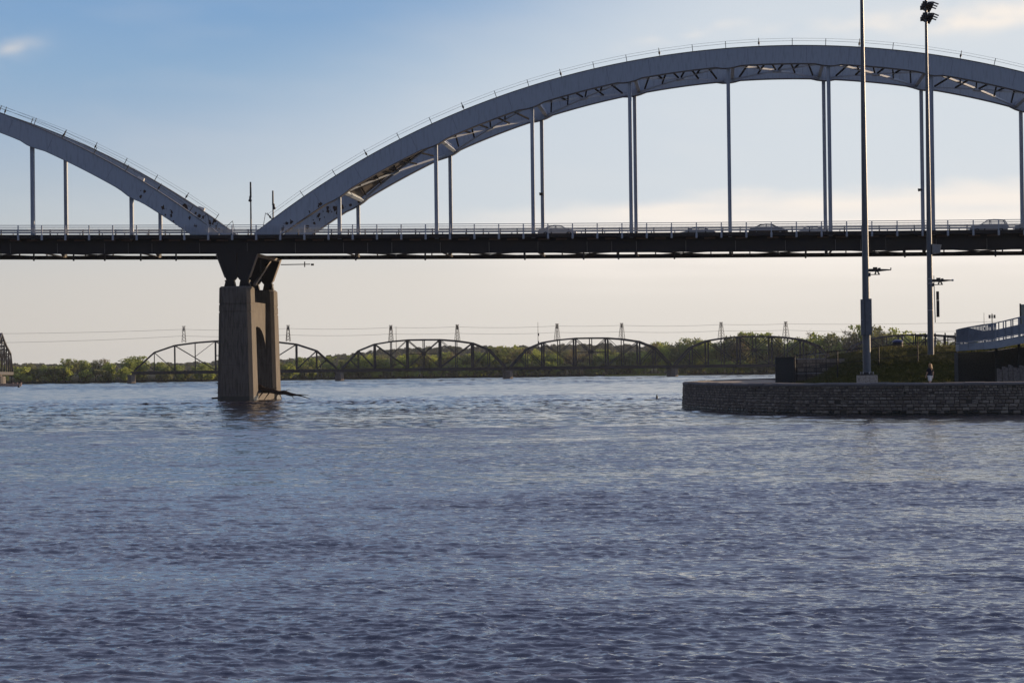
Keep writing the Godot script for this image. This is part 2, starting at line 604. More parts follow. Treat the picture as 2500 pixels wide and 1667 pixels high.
	var far_g := Sh.new()
	var far_c := Sh.new()
	var flange := Sh.new()
	for k in range(-40, 24):
		var xa := k * 6.0
		var xb := xa + 6.0
		var ya := slab(xa)
		var yb := slab(xb)
		var seg := func(s: Sh, t0: float, t1: float, z0: float, z1: float) -> void:    # a length of a long prism that follows the grade
			var p := [Vector3(xa, ya + t0, z0), Vector3(xb, yb + t0, z0), Vector3(xb, yb + t1, z0), Vector3(xa, ya + t1, z0)]
			var q := [Vector3(xa, ya + t0, z1), Vector3(xb, yb + t0, z1), Vector3(xb, yb + t1, z1), Vector3(xa, ya + t1, z1)]
			s.quad(p[0], p[1], p[2], p[3]); s.quad(q[1], q[0], q[3], q[2])
			s.quad(p[3], p[2], q[2], q[3]); s.quad(q[0], q[1], p[1], p[0])
		seg.call(deck, -0.42, 0.0, -278.95, -281.8)
		seg.call(deck, -0.42, 0.0, -292.7, -295.55)
		seg.call(road, -0.42, -0.22, -281.804, -292.696)
		seg.call(near_g, -2.22, -0.9, -279.8, -279.86)
		seg.call(near_g, -0.9, -0.421, -280.0, -280.06)
		seg.call(flange, -2.28, -2.2, -279.6, -280.1)
		seg.call(flange, -0.98, -0.9, -279.68, -280.02)
		seg.call(far_g, -1.42, -0.421, -294.3, -294.36)
		seg.call(far_c, -2.30, -1.80, -294.1, -294.5)
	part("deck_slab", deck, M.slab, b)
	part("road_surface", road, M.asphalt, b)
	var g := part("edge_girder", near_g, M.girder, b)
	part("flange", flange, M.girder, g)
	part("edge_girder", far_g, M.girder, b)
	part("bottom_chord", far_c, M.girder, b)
	# floor beams, stiffeners, brackets, laterals under the deck
	var brk := Sh.new()
	brk.box(Vector3.ZERO, Vector3(1.35, 0.20, 0.30))
	var brk_m := brk.mesh()
	var stf := Sh.new()
	stf.box(Vector3.ZERO, Vector3(0.06, 1.25, 0.16))
	var stf_m := stf.mesh()
	for k in range(-52, 24):
		var x := 0.4 + 11.84 * k / 4.0 + 1.2
		inst("slab_bracket", brk_m, M.rusty, b, Transform3D(Basis(), Vector3(x + 0.8 * (k % 2), slab(x) - 0.62, -279.55)))
		if k % 2 == 0 or k % 5 == 0:
			inst("web_stiffener", stf_m, M.girder_pale, b, Transform3D(Basis(), Vector3(x - 0.7, slab(x) - 1.56, -279.73)))
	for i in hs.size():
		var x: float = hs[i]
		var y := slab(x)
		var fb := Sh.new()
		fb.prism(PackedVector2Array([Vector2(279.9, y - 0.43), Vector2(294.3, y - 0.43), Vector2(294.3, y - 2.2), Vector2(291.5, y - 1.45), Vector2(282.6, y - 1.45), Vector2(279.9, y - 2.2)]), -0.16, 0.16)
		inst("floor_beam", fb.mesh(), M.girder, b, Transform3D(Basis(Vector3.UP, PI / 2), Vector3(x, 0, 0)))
		var kb := Sh.new()
		kb.bar(Vector3(x + 0.25, y - 2.0, -280.2), Vector3(x + 0.25, y - 2.05, -293.9), 0.18, 0.16)
		part("floor_beam_chord", kb, M.rusty_pale, b)
		if i < hs.size() - 1 and absf(hs[i + 1] - x) < 14.0:
			var x1: float = hs[i + 1]
			for d in 2:
				var l := Sh.new()
				l.bar(Vector3(x, y - 2.06, -280.0 if d == 0 else -294.1), Vector3(x1, slab(x1) - 2.06, -294.1 if d == 0 else -280.0), 0.2, 0.14 - 0.02 * d)
				part("lateral_brace", l, M.girder, b)
			for q in 3:
				var po := Sh.new()
				var pxx := lerpf(x, x1, (q + 0.7) / 3.4)
				po.box(Vector3(pxx, slab(pxx) - 1.66, -294.3), Vector3(0.14, 0.5, 0.2))
				part("chord_post", po, M.girder, b)
	for x: float in [-85.0, -80.0, -76.1, -71.6, -67.2, -24.4, -17.3, -13.1, -6.4, 9.2, 20.9, 31.5, -95.0, -104.0, 43.0, 52.0, -36.5, -45.0]:
		var dp := Sh.new()
		dp.tube(Vector3(x, slab(x) - 1.9, -279.9), Vector3(x, slab(x) - 3.12, -279.9), 0.11, 0.11, 6)
		part("drain_pipe", dp, M.girder, b)
	# ---- railings: near and far parapet rail, inner guard rail
	var post := Sh.new()
	post.box(Vector3(0, 0.54, 0), Vector3(0.13, 1.24, 0.09))
	post.box(Vector3(0, -0.36, 0.03), Vector3(0.24, 0.56, 0.14))
	post.box(Vector3(0, -0.36, 0.12), Vector3(0.10, 0.60, 0.05))
	var post_m := post.mesh()
	for z0 in [-278.78, -295.72]:
		var rails := [Sh.new(), Sh.new(), Sh.new()]
		var bal := Sh.new()
		var x := -131.0
		while x < 85.0:
			var t := Transform3D(Basis(), Vector3(x, slab(x), z0))
			if z0 < -290:
				t.basis = Basis(Vector3.UP, PI)
			inst("railing_post", post_m, M.rail, b, t)
			var x1 := x + 2.96
			for r in [[0, 1.17, 0.07], [1, 0.93, 0.06], [2, 0.22, 0.05]]:
				(rails[r[0]] as Sh).bar(Vector3(x, slab(x) + r[1], z0), Vector3(x1, slab(x1) + r[1], z0), 0.06, r[2])
			for q in range(1, 20):
				var xx := x + 2.96 * q / 20.0
				bal.box(Vector3(xx, slab(xx) + 0.575, z0), Vector3(0.02, 0.65, 0.02))
			x = x1
		for r: Sh in rails:
			part("handrail", r, M.rail, b)
		stuff(part("balusters", bal, M.rail, b))
	var gp := Sh.new()
	gp.box(Vector3(0, 0.40, 0), Vector3(0.14, 0.80, 0.16))
	var gp_m := gp.mesh()
	for z0 in [-281.5, -293.0]:
		var beam := Sh.new()
		var x := -131.0
		while x < 85.0:
			inst("guard_rail_post", gp_m, M.iron, b, Transform3D(Basis(), Vector3(x, slab(x), z0)))
			var x1 := x + 2.07
			for r in [[0.80, 0.07, 0.10], [0.66, 0.15, 0.13], [0.45, 0.13, 0.09]]:
				beam.bar(Vector3(x, slab(x) + r[0], z0 + 0.1), Vector3(x1, slab(x1) + r[0], z0 + 0.1), r[2], r[1])
			x = x1
		part("guard_rail", beam, M.galv, b)
	# ---- haunches and bearings on the pier
	for z0: float in [-280.0, -294.5]:
		for sd in [-1, 1]:
			var yb := 14.75
			var yt := slab(PIER_X) - 2.2
			var h := Sh.new()
			h.prism(PackedVector2Array([Vector2(PIER_X + sd * 0.05, yt + 0.2), Vector2(PIER_X + sd * 2.55, yt + 0.2), Vector2(PIER_X + sd * 2.5, yt - 0.1), Vector2(PIER_X + sd * 1.45, yb + 0.35), Vector2(PIER_X + sd * 1.35, yb), Vector2(PIER_X + sd * 0.3, yb), Vector2(PIER_X + sd * 0.06, yb + 0.35)]), z0 - 0.35, z0 + 0.35)
			var hh := part("haunch_bracket", h, M.girder, b)
			var fl := Sh.new()
			fl.bar(Vector3(PIER_X + sd * 2.56, yt - 0.1, z0), Vector3(PIER_X + sd * 1.5, yb + 0.3, z0), 0.9, 0.08)
			part("flange", fl, M.rusty_pale, hh)
			var be := Sh.new()
			be.box(Vector3(PIER_X + sd * 0.95, yb - 0.1, z0), Vector3(1.1, 0.18, 0.9))
			be.prism(PackedVector2Array([Vector2(PIER_X + sd * 0.36, yb - 0.18), Vector2(PIER_X + sd * 1.45, yb - 0.18), Vector2(PIER_X + sd * 1.6, yb - 0.78), Vector2(PIER_X + sd * 0.24, yb - 0.78)]), z0 - 0.4, z0 + 0.4)
			for q in 4:
				be.tube(Vector3(PIER_X + sd * (0.45 + 0.32 * q), yb - 0.86, z0 + 0.5), Vector3(PIER_X + sd * (0.45 + 0.32 * q), yb - 0.4, z0 + 0.5), 0.06, 0.06, 6)
			part("bearing", be, M.girder, hh)
	var tie := Sh.new()
	tie.bar(Vector3(PIER_X + 2.3, slab(PIER_X) - 2.45, -280.4), Vector3(PIER_X + 2.3, slab(PIER_X) - 2.45, -294.1), 0.5, 0.35)
	part("cross_tie", tie, M.rusty_pale, b)
	var br := Sh.new()
	br.bar(Vector3(PIER_X + 1.9, 14.2, -281.0), Vector3(PIER_X + 1.9, slab(PIER_X) - 2.6, -291.0), 0.3, 0.3)
	part("sway_brace", br, M.rusty_pale, b)
	var jib := Sh.new()
	jib.bar(Vector3(PIER_X + 2.6, 17.2, -294.2), Vector3(PIER_X + 6.4, 17.2, -294.2), 0.10, 0.11)
	jib.box(Vector3(PIER_X + 5.7, 17.2, -294.2), Vector3(0.12, 0.7, 0.12))
	jib.box(Vector3(PIER_X + 6.7, 17.15, -294.2), Vector3(0.36, 0.24, 0.24))
	part("outrigger", jib, M.girder, b)
	# small fittings that show on the hangers
	for q in [[-23.35, 25.6, ZF, 0.30], [24.05, 25.2, ZF, 0.28]]:
		var fit := Sh.new()
		fit.tube(Vector3(q[0] - 0.35, q[1], q[2] + 0.35), Vector3(q[0] + 0.1, q[1] + 0.05, q[2] + 0.35), 0.2, 0.13, 8)
		part("floodlight", fit, M.iron, b)
	for q in [[-71.5, 28.0, ZN], [-67.3, 25.3, ZF]]:
		var fit := Sh.new()
		fit.box(Vector3(q[0], arch_y(q[0], true) + 0.22, q[2]), Vector3(0.85, 0.34, 0.4), Basis(Vector3.BACK, -0.35))
		part("floodlight", fit, M.white, b)

func make_pier() -> void:
	var p := thing("bridge_pier", "tall twin-column concrete pier standing in the river under the arch bridge", "pier")
	for z0: float in [-280.0, -294.5]:
		var rings := []
		for e in [[-0.8, 2.235, 1.86], [10.75, 1.99, 1.70], [10.76, 1.93, 1.64], [10.9, 1.93, 1.64], [10.91, 1.985, 1.70], [11.72, 1.965, 1.68], [11.73, 1.91, 1.62], [11.87, 1.91, 1.62], [11.88, 1.96, 1.68], [13.75, 1.92, 1.64], [13.95, 1.74, 1.45]]:
			var a: float = e[1]
			var c: float = e[2]
			var ch := 0.42
			var gx := PIER_X - 0.1
			rings.append([Vector3(gx - a, e[0], z0 + c - ch), Vector3(gx - a + ch, e[0], z0 + c), Vector3(gx + a - ch, e[0], z0 + c), Vector3(gx + a, e[0], z0 + c - ch), Vector3(gx + a, e[0], z0 - c + ch), Vector3(gx + a - ch, e[0], z0 - c), Vector3(gx - a + ch, e[0], z0 - c), Vector3(gx - a, e[0], z0 - c + ch)])
		var s := Sh.new()
		s.loft(rings)
		var col := part("column", s, M.concrete, p)
		var tide := Sh.new()
		var tr := []
		for e in [[-0.7, 2.24, 1.865], [0.42, 2.21, 1.85], [0.62, 2.203, 1.845]]:
			var ring := []
			for q: Vector3 in rings[0]:
				ring.append(Vector3(PIER_X - 0.1 + (q.x - PIER_X + 0.1) * (e[1] + 0.012) / 2.235, e[0], z0 + (q.z - z0) * (e[2] + 0.012) / 1.86))
			tr.append(ring)
		tide.loft(tr)
		part("tide_band", tide, M.tide, col)
		var band := Sh.new()
		for y in [2.1, 4.4, 6.7, 9.0]:
			var a: float = lerpf(2.235, 1.99, y / 10.75) + 0.004
			band.box(Vector3(PIER_X - 0.1, y, z0), Vector3(2.0 * a - 0.84, 0.03, 2.0 * lerpf(1.86, 1.70, y / 10.75) + 0.008))
		part("pour_joint", band, M.concrete_dark, col)
	var web := PackedVector2Array([Vector2(281.0, 12.2), Vector2(293.6, 12.2), Vector2(293.6, 7.0)])
	for k in 13:
		var an := PI * k / 12.0
		web.append(Vector2(287.25 + 5.1 * cos(an), 5.6 + 3.6 * sin(an) - 0.001 * k))
	web.append(Vector2(281.0, 7.0))
	var fixed := PackedVector2Array([Vector2(281.0, 12.2), Vector2(293.6, 12.2), Vector2(293.6, 5.5)])
	for k in 13:
		var an := PI * k / 12.0
		fixed.append(Vector2(287.25 + 5.4 * cos(an), 5.4 + 3.8 * sin(an)))
	fixed.append(Vector2(281.0, 5.5))
	var w := Sh.new()
	w.prism(fixed, -1.0, 1.0)
	inst("portal_wall", w.mesh(), M.concrete, p, Transform3D(Basis(Vector3.UP, PI / 2), Vector3(PIER_X - 0.1, 0, 0)))
	var f := Sh.new()
	f.box(Vector3(PIER_X - 0.1, -0.1, -287.25), Vector3(3.9, 1.9, 11.2))
	part("footing_wall", f, M.concrete, p)
	var d := thing("driftwood_log", "dark bare driftwood trunk caught against the base of the concrete pier", "driftwood")
	var s := Sh.new()
	var pts := [Vector3(-57.9, 1.75, -283.2), Vector3(-57.0, 1.25, -282.8), Vector3(-56.1, 1.18, -282.4), Vector3(-55.1, 0.92, -282.3), Vector3(-54.4, 0.98, -282.0), Vector3(-53.5, 0.70, -281.9), Vector3(-52.9, 0.66, -281.8)]
	var rr := [0.30, 0.36, 0.30, 0.24, 0.27, 0.22, 0.12]
	for k in 6:
		s.tube(pts[k], pts[k + 1], rr[k], rr[k + 1], 7)
	part("trunk", s, M.bark, d)
	for q in [[6, Vector3(-51.3, 0.62, -281.8), 0.09], [6, Vector3(-51.0, 0.12, -281.5), 0.10], [1, Vector3(-57.9, 2.3, -282.9), 0.10], [1, Vector3(-56.5, 1.75, -282.9), 0.08], [2, Vector3(-55.4, 1.5, -282.6), 0.07], [3, Vector3(-55.9, 0.0, -281.8), 0.08], [2, Vector3(-57.0, -0.1, -281.9), 0.09], [1, Vector3(-57.7, 0.0, -281.6), 0.10], [4, Vector3(-53.6, 1.3, -282.2), 0.05], [0, Vector3(-58.1, 0.5, -281.4), 0.12], [3, Vector3(-54.6, 0.1, -281.8), 0.06], [5, Vector3(-53.0, 0.1, -281.7), 0.05], [1, Vector3(-58.2, 1.1, -281.9), 0.14]]:
		var br := Sh.new()
		var mid: Vector3 = (pts[q[0]] as Vector3).lerp(q[1], 0.55) + Vector3(rng.randf_range(-0.12, 0.12), rng.randf_range(-0.1, 0.14), 0.05)
		br.tube(pts[q[0]], mid, q[2], q[2] * 0.7, 5)
		br.tube(mid, q[1], q[2] * 0.7, 0.02, 5)
		part("branch", br, M.bark, d)
	var e := thing("driftwood_branches", "bundle of thin driftwood twigs stuck on the left side of the pier at the waterline", "driftwood")
	for k in 11:
		var tw := Sh.new()
		var a := Vector3(-61.7, 0.5 + 0.12 * k, -281.5 - 0.1 * k)
		var m := a + Vector3(-rng.randf_range(0.3, 0.8), rng.randf_range(-0.2, 0.6), rng.randf_range(-0.3, 0.3))
		tw.tube(a, m, 0.07, 0.05, 5)
		tw.tube(m, m + Vector3(-rng.randf_range(0.1, 0.9), rng.randf_range(-0.1, 0.9), rng.randf_range(-0.3, 0.3)), 0.045, 0.015, 5)
		part("twig", tw, M.bark, e)
	var lg := Sh.new()
	lg.tube(Vector3(-63.2, 0.35, -281.0), Vector3(-61.6, 0.42, -281.0), 0.10, 0.16, 7)
	part("stub", lg, M.bark, e)

func make_bridge_lamps() -> void:
	for q in [[-58.15, -281.3, "tall black lamp post on the arch bridge above the pier, nearer of the pair"], [-58.15, -295.3, "black lamp post on the far side of the bridge behind the arch foot"]]:
		var o := thing("street_lamp", q[2], "street lamp", Vector3(q[0], slab(q[0]), q[1]), 0.0, "lamp posts on the arch bridge")
		var s := Sh.new()
		s.tube(Vector3.ZERO, Vector3(0, 6.6, 0), 0.11, 0.07, 8)
		s.tube(Vector3(0, 4.7, 0), Vector3(0, 6.6, 0), 0.12, 0.10, 8)
		part("pole", s, M.iron, o)
		var l := Sh.new()
		l.lathe(Vector3(-0.06 if q[1] > -290 else 0.16, 4.15, 0.1), [[0.02, 0.0], [0.2, 0.06], [0.22, 0.22], [0.12, 0.36], [0.10, 0.7], [0.02, 0.78]], 10)
		part("luminaire", l, M.iron, o)

# ---------------------------------------------------------------- cars
func make_car(called: String, label: String, paint: Material, at: Vector3, turn: float, kind: String) -> void:
	var o := thing(called, label, "car", at, turn, "cars on the arch bridge")
	var body: PackedVector2Array
	var cab: Array
	if kind == "sedan":
		body = PackedVector2Array([Vector2(-2.35, 0.35), Vector2(-2.38, 0.72), Vector2(-2.2, 0.92), Vector2(-1.55, 0.99), Vector2(1.0, 0.97), Vector2(2.0, 0.82), Vector2(2.32, 0.66), Vector2(2.36, 0.35), Vector2(1.75, 0.22), Vector2(-1.8, 0.22)])
		cab = [Vector2(-1.75, 0.97), Vector2(-0.95, 1.38), Vector2(-0.3, 1.46), Vector2(0.35, 1.42), Vector2(1.25, 0.97)]
	else:
		body = PackedVector2Array([Vector2(-2.2, 0.42), Vector2(-2.28, 0.95), Vector2(-2.2, 1.12), Vector2(0.9, 1.10), Vector2(2.0, 0.98), Vector2(2.26, 0.78), Vector2(2.3, 0.42), Vector2(1.75, 0.28), Vector2(-1.8, 0.28)])
		cab = [Vector2(-2.18, 1.10), Vector2(-1.85, 1.66), Vector2(-0.6, 1.74), Vector2(0.1, 1.66), Vector2(1.0, 1.10)]
	var s := Sh.new()
	s.prism(body, -0.88, 0.88)
	part("body", s, paint, o)
	var rings := []
	for e in [[0.86, 0.0], [0.80, 0.25], [0.66, 1.0]]:
		pass
	# greenhouse: sides lean inwards, roof painted, glass between the pillars
	var roof := Sh.new()
	var glass := Sh.new()
	var lean := func(p: Vector2, sd: float) -> Vector3: return Vector3(p.x, p.y, sd * lerpf(0.84, 0.62, (p.y - cab[0].y) / 0.5))
	for k in cab.size() - 1:
		var A: Vector2 = cab[k]
		var B: Vector2 = cab[k + 1]
		var tgt: Sh = roof if k in [1, 2] else glass
		tgt.quad(lean.call(A, 1.0), lean.call(A, -1.0), lean.call(B, -1.0), lean.call(B, 1.0))
	for sd: float in [-1.0, 1.0]:
		var mid := Vector2(lerpf(cab[0].x, cab[4].x, 0.5), cab[0].y)
		for k in cab.size() - 1:
			var a: Vector3 = lean.call(mid, sd)
			var c: Vector3 = lean.call(cab[k], sd)
			var d: Vector3 = lean.call(cab[k + 1], sd)
			if sd > 0:
				glass.tri(a, d, c)
			else:
				glass.tri(a, c, d)
	roof.bar(Vector3(cab[2].x, cab[2].y - 0.02, -0.6), Vector3(cab[2].x, cab[2].y - 0.02, 0.6), 1.25, 0.05)
	for sd: float in [-1.0, 1.0]:
		for k in [[0, 1], [4, 3]]:
			roof.bar(lean.call(cab[k[0]], sd * 1.01), lean.call(cab[k[1]], sd * 1.01), 0.07, 0.09)
		roof.bar(lean.call(Vector2(-0.25, cab[0].y), sd * 1.01), lean.call(Vector2(-0.25, cab[2].y - 0.04), sd * 1.01), 0.09, 0.06)
		roof.bar(lean.call(cab[1], sd * 1.01), lean.call(cab[2], sd * 1.01), 0.08, 0.06)
		roof.bar(lean.call(cab[2], sd * 1.01), lean.call(cab[3], sd * 1.01), 0.08, 0.06)
	part("roof", roof, paint, o)
	part("windows", glass, M.glass, o)
	for wx in [-1.4, 1.42]:
		for sd: float in [-1.0, 1.0]:
			var w := Sh.new()
			w.tube(Vector3(wx, 0.33, sd * 0.70), Vector3(wx, 0.33, sd * 0.90), 0.33, 0.33, 16)
			var wh := part("wheel", w, M.rubber, o)
			var rm := Sh.new()
			rm.tube(Vector3(wx, 0.33, sd * 0.90), Vector3(wx, 0.33, sd * 0.915), 0.2, 0.17, 12)
			part("rim", rm, M.galv, wh)
	for sd: float in [-1.0, 1.0]:
		var t := Sh.new()
		t.box(Vector3(-2.28, 0.78, sd * 0.66), Vector3(0.2, 0.18, 0.36))
		part("tail_light", t, M.red, o)
		var hl := Sh.new()
		hl.box(Vector3(2.2, 0.68, sd * 0.66), Vector3(0.22, 0.14, 0.34))
		part("headlight", hl, M.white, o)

# ---------------------------------------------------------------- rail truss bridge in the distance
const TO := Vector3(-89.46, 0.0, -940.83)
const TT := 0.24107                                               # turn that lays local x along the bridge

func make_truss_bridge() -> void:
	var b := thing("railroad_truss_bridge", "low dark steel truss rail bridge with four humped spans across the far river", "bridge", TO, TT)
	var m: Material = M.truss
	var spans := [[-149.6, -69.3], [-67.2, -1.2], [1.2, 67.2], [69.2, 136.2], [138.6, 204.6]]
	var tops := [0.0, 7.0, 9.6, 10.6, 11.15, 11.2, 11.15, 10.6, 9.6, 7.0, 0.0]
	for sp in spans:
		var L: float = sp[1] - sp[0]
		var lift := 1.03 if L > 70 else 1.0
		var at := func(i: float, top: bool) -> Vector2:
			var y := 5.1
			if top:
				y += lerpf(tops[int(i)], tops[mini(int(i) + 1, 10)], i - int(i)) * lift
			return Vector2(sp[0] + L * i / 10.0, y)
		for z in [2.6, -2.6]:
			var bar := func(called: String, a: Vector2, c: Vector2, w: float) -> void:
				var s := Sh.new()
				s.bar(Vector3(a.x, a.y, z), Vector3(c.x, c.y, z), w, w)
				part(called, s, m, b)
			for i in 10:
				bar.call("top_chord" if i > 0 and i < 9 else "end_post", at.call(i, true), at.call(i + 1, true), 0.62)
			for i in range(1, 10):
				bar.call("vertical_post", at.call(i, false), at.call(i, true), 0.62 if i % 2 == 0 else 0.34)
			bar.call("diagonal", at.call(1, true), at.call(2, false), 0.30)
			bar.call("diagonal", at.call(9, true), at.call(8, false), 0.30)
			bar.call("diagonal", at.call(2, true), at.call(4, false), 0.34)
			bar.call("diagonal", at.call(8, true), at.call(6, false), 0.34)
			var mid3: Vector2 = (at.call(3, true) + at.call(3, false)) * 0.5
			var mid7: Vector2 = (at.call(7, true) + at.call(7, false)) * 0.5
			var mid5: Vector2 = (at.call(5, true) + at.call(5, false)) * 0.5
			bar.call("diagonal", at.call(4, true), mid3, 0.22)
			bar.call("diagonal", at.call(6, true), mid7, 0.22)
			bar.call("diagonal", at.call(4, true), mid5, 0.30)
			bar.call("diagonal", at.call(6, true), mid5, 0.30)
			bar.call("diagonal", at.call(4, false), mid5, 0.22)
			bar.call("diagonal", at.call(6, false), mid5, 0.22)
			bar.call("strut", Vector2(at.call(4, false).x, mid5.y), Vector2(at.call(6, false).x, mid5.y), 0.26)
			bar.call("sub_diagonal", at.call(0.5, true), at.call(1, false), 0.26)
			bar.call("sub_diagonal", at.call(9.5, true), at.call(9, false), 0.26)
			var node := Sh.new()
			node.box(Vector3(mid5.x, mid5.y, z), Vector3(1.3, 1.3, 0.3))
			part("gusset_plate", node, m, b)
		for i in range(1, 10):
			var t := Sh.new()
			var p: Vector2 = at.call(i, true)
			t.bar(Vector3(p.x, p.y, 2.6), Vector3(p.x, p.y, -2.6), 0.4, 0.4)
			part("portal_strut", t, m, b)
		for q in [[4.35, 0.9, 2.6, "bottom_chord"], [4.35, 0.9, -2.6, "bottom_chord"]]:
			var s := Sh.new()
			s.box(Vector3((sp[0] + sp[1]) * 0.5, q[0], q[2]), Vector3(L + 1.6, 1.3, 0.5))
			part(q[3], s, m, b)
		var dk := Sh.new()
		dk.box(Vector3((sp[0] + sp[1]) * 0.5, 4.75, 0), Vector3(L + 2.2, 0.5, 4.4))
		part("track_deck", dk, m, b)
	var k := 0
	for x in [-150.6, -68.3, 0.0, 68.15, 137.4]:
		var lab: String = ["leftmost stone pier of the distant truss bridge, at its open left end", "stone pier under the truss bridge just right of the concrete pier", "stone pier under the middle of the truss bridge between second and third spans", "stone pier of the truss bridge in front of the grassy spit", "stone pier of the truss bridge hidden behind the stone promontory"][k]
		var p := thing("stone_pier", lab, "pier", TO + Vector3(cos(TT), 0, -sin(TT)) * x, TT, "stone piers of the truss bridge")
		var s := Sh.new()
		s.loft([[Vector3(-1.6, -1, -4.5), Vector3(-1.6, -1, 4.0), Vector3(0, -1, 5.6), Vector3(1.6, -1, 4.0), Vector3(1.6, -1, -4.5)], [Vector3(-1.45, 3.2, -4.2), Vector3(-1.45, 3.2, 3.6), Vector3(0, 3.2, 5.0), Vector3(1.45, 3.2, 3.6), Vector3(1.45, 3.2, -4.2)]])
		part("shaft", s, M.old_stone, p)
		var c := Sh.new()
		c.box(Vector3(0, 3.45, -0.2), Vector3(3.4, 0.46, 8.8))
		part("cap", c, M.old_stone, p)
		k += 1
	# transmission towers that stand on the trusses
	k = 0
	var where := ["left half of the first truss span", "right half of the first truss span", "left half of the second truss span", "right half of the second truss span", "left half of the third truss span", "right half of the third truss span", "left half of the fourth truss span", "right half of the fourth truss span"]
	for x: float in [-129.9, -88.6, -47.4, -20.5, 20.4, 47.2, 88.8, 116.1]:
		var base: float = 15.9 if x > -80 else 16.3
		var p := thing("lattice_pylon", "dark lattice power pylon standing on the " + where[k], "pylon", TO + Vector3(cos(TT), 0, -sin(TT)) * x + Vector3.UP * base, TT, "pylons on the truss bridge")
		for sx: float in [-1.0, 1.0]:
			for sz: float in [-1.0, 1.0]:
				var s := Sh.new()
				s.tube(Vector3(sx * 0.78, 0, sz * 2.6), Vector3(sx * 0.36, 6.5, sz * 0.5), 0.10, 0.08, 4)
				part("leg", s, M.truss, p)
		var lat := Sh.new()
		for q in 5:
			var y0 := 1.25 * q
			var y1 := y0 + 1.25
			for sz: float in [-1.0, 1.0]:
				var w0 := lerpf(0.78, 0.36, y0 / 6.5)
				var w1 := lerpf(0.78, 0.36, y1 / 6.5)
				var d0 := lerpf(2.6, 0.5, y0 / 6.5) * sz
				var d1 := lerpf(2.6, 0.5, y1 / 6.5) * sz
				lat.tube(Vector3(-w0, y0, d0), Vector3(w1, y1, d1), 0.05, 0.05, 4)
				lat.tube(Vector3(w0, y0, d0), Vector3(-w1, y1, d1), 0.05, 0.05, 4)
		part("lattice", lat, M.truss, p)
		var arm := Sh.new()
		for y in [4.6, 6.3]:
			arm.bar(Vector3(-0.8, y, 0), Vector3(0.8, y, 0), 0.14, 0.12)
			arm.bar(Vector3(0, y, -2.2), Vector3(0, y, 2.2), 0.14, 0.12)
		arm.box(Vector3(0, 5.3, 0), Vector3(0.42, 1.5, 0.5))
		part("crossarm", arm, M.truss, p)
		k += 1
	k = 0
	for lv in [[5.2, 0.45], [2.6, 0.45]]:
		var pl := thing("power_line", ["upper power cable strung from pylon to pylon above the truss bridge", "lower power cable strung from pylon to pylon above the truss bridge"][k], "cable", TO, TT)
		var xs := [-330.0, -129.9, -88.6, -47.4, -20.5, 20.4, 47.2, 88.8, 116.1, 300.0]
		for i in xs.size() - 1:
			var w := Sh.new()
			var a := Vector3(xs[i], 16.2 + lv[0] + (3.0 if i == 0 else 0.0), 0.4)
			var c := Vector3(xs[i + 1], 16.2 + lv[0] + (5.0 if i == 8 else 0.0), 0.4)
			var sag: float = (2.3 if k == 0 else 3.3) if i in [0, 8] else (0.5 if a.distance_to(c) > 30 else 0.25)
			var pv := a
			for q in range(1, 13):
				var f := q / 12.0
				var nx := a.lerp(c, f) - Vector3.UP * sag * 4.0 * f * (1.0 - f)
				w.tube(pv, nx, 0.045, 0.045, 4, false)
				pv = nx
			part("cable_run", w, M.wire, pl)
		k += 1
	# swing span, opened: seen almost end on
	var sw := thing("swing_span", "dark steel swing span standing open at the left edge of the picture", "bridge", TO + Vector3(cos(TT), 0, -sin(TT)) * -203.6, TT + PI / 2)
	var hts := [0.0, 8.0, 9.5, 11.0, 13.0, 15.5, 13.0, 11.0, 9.5, 8.0, 0.0]
	for z in [2.9, -2.9]:
		for i in 10:
			var a := Vector3(-66 + 13.2 * i, 4.9, z)
			var c := a + Vector3(13.2, 0, 0)
			var s := Sh.new()
			s.bar(a + Vector3.UP * hts[i], c + Vector3.UP * hts[i + 1], 0.6, 0.6)
			part("top_chord", s, M.truss, sw)
			s = Sh.new()
			s.bar(a, c, 0.6, 1.1)
			part("bottom_chord", s, M.truss, sw)
			s = Sh.new()
			s.bar(a if i % 2 else a + Vector3.UP * hts[i], c + Vector3.UP * hts[i + 1] if i % 2 else c, 0.35, 0.35)
			part("diagonal", s, M.truss, sw)
			if i > 0:
				s = Sh.new()
				s.bar(a, a + Vector3.UP * hts[i], 0.5, 0.5)
				part("vertical_post", s, M.truss, sw)
	for i in range(1, 10):
		var s := Sh.new()
		var x := -66 + 13.2 * i
		s.bar(Vector3(x, 4.9 + hts[i], 2.9), Vector3(x, 4.9 + hts[i], -2.9), 0.5, 0.5)
		s.bar(Vector3(x, 4.9 + hts[i] - 2.5, 2.9), Vector3(x, 4.9 + hts[i] - 2.5, -2.9), 0.3, 0.3)
		s.bar(Vector3(x, 4.9 + hts[i], 2.9), Vector3(x, 4.9 + hts[i] - 2.5, 0), 0.25, 0.25)
		s.bar(Vector3(x, 4.9 + hts[i], -2.9), Vector3(x, 4.9 + hts[i] - 2.5, 0), 0.25, 0.25)
		part("portal_strut", s, M.truss, sw)
	var dk := Sh.new()
	dk.box(Vector3(0, 4.6, 0), Vector3(132, 0.7, 6.2))
	part("track_deck", dk, M.rusty_pale, sw)
	var tw := Sh.new()
	for sx: float in [-1.0, 1.0]:
		for sz: float in [-1.0, 1.0]:
			tw.bar(Vector3(sx * 4.0, 16.5, sz * 2.9), Vector3(sx * 1.2, 21.0, sz * 1.6), 0.5, 0.5)
	tw.bar(Vector3(-1.2, 21, 1.6), Vector3(1.2, 21, 1.6), 0.4, 0.4)
	tw.box(Vector3(0, 20.4, 0), Vector3(2.8, 0.4, 3.6))
	part("centre_tower", tw, M.truss, sw)
	var pv := Sh.new()
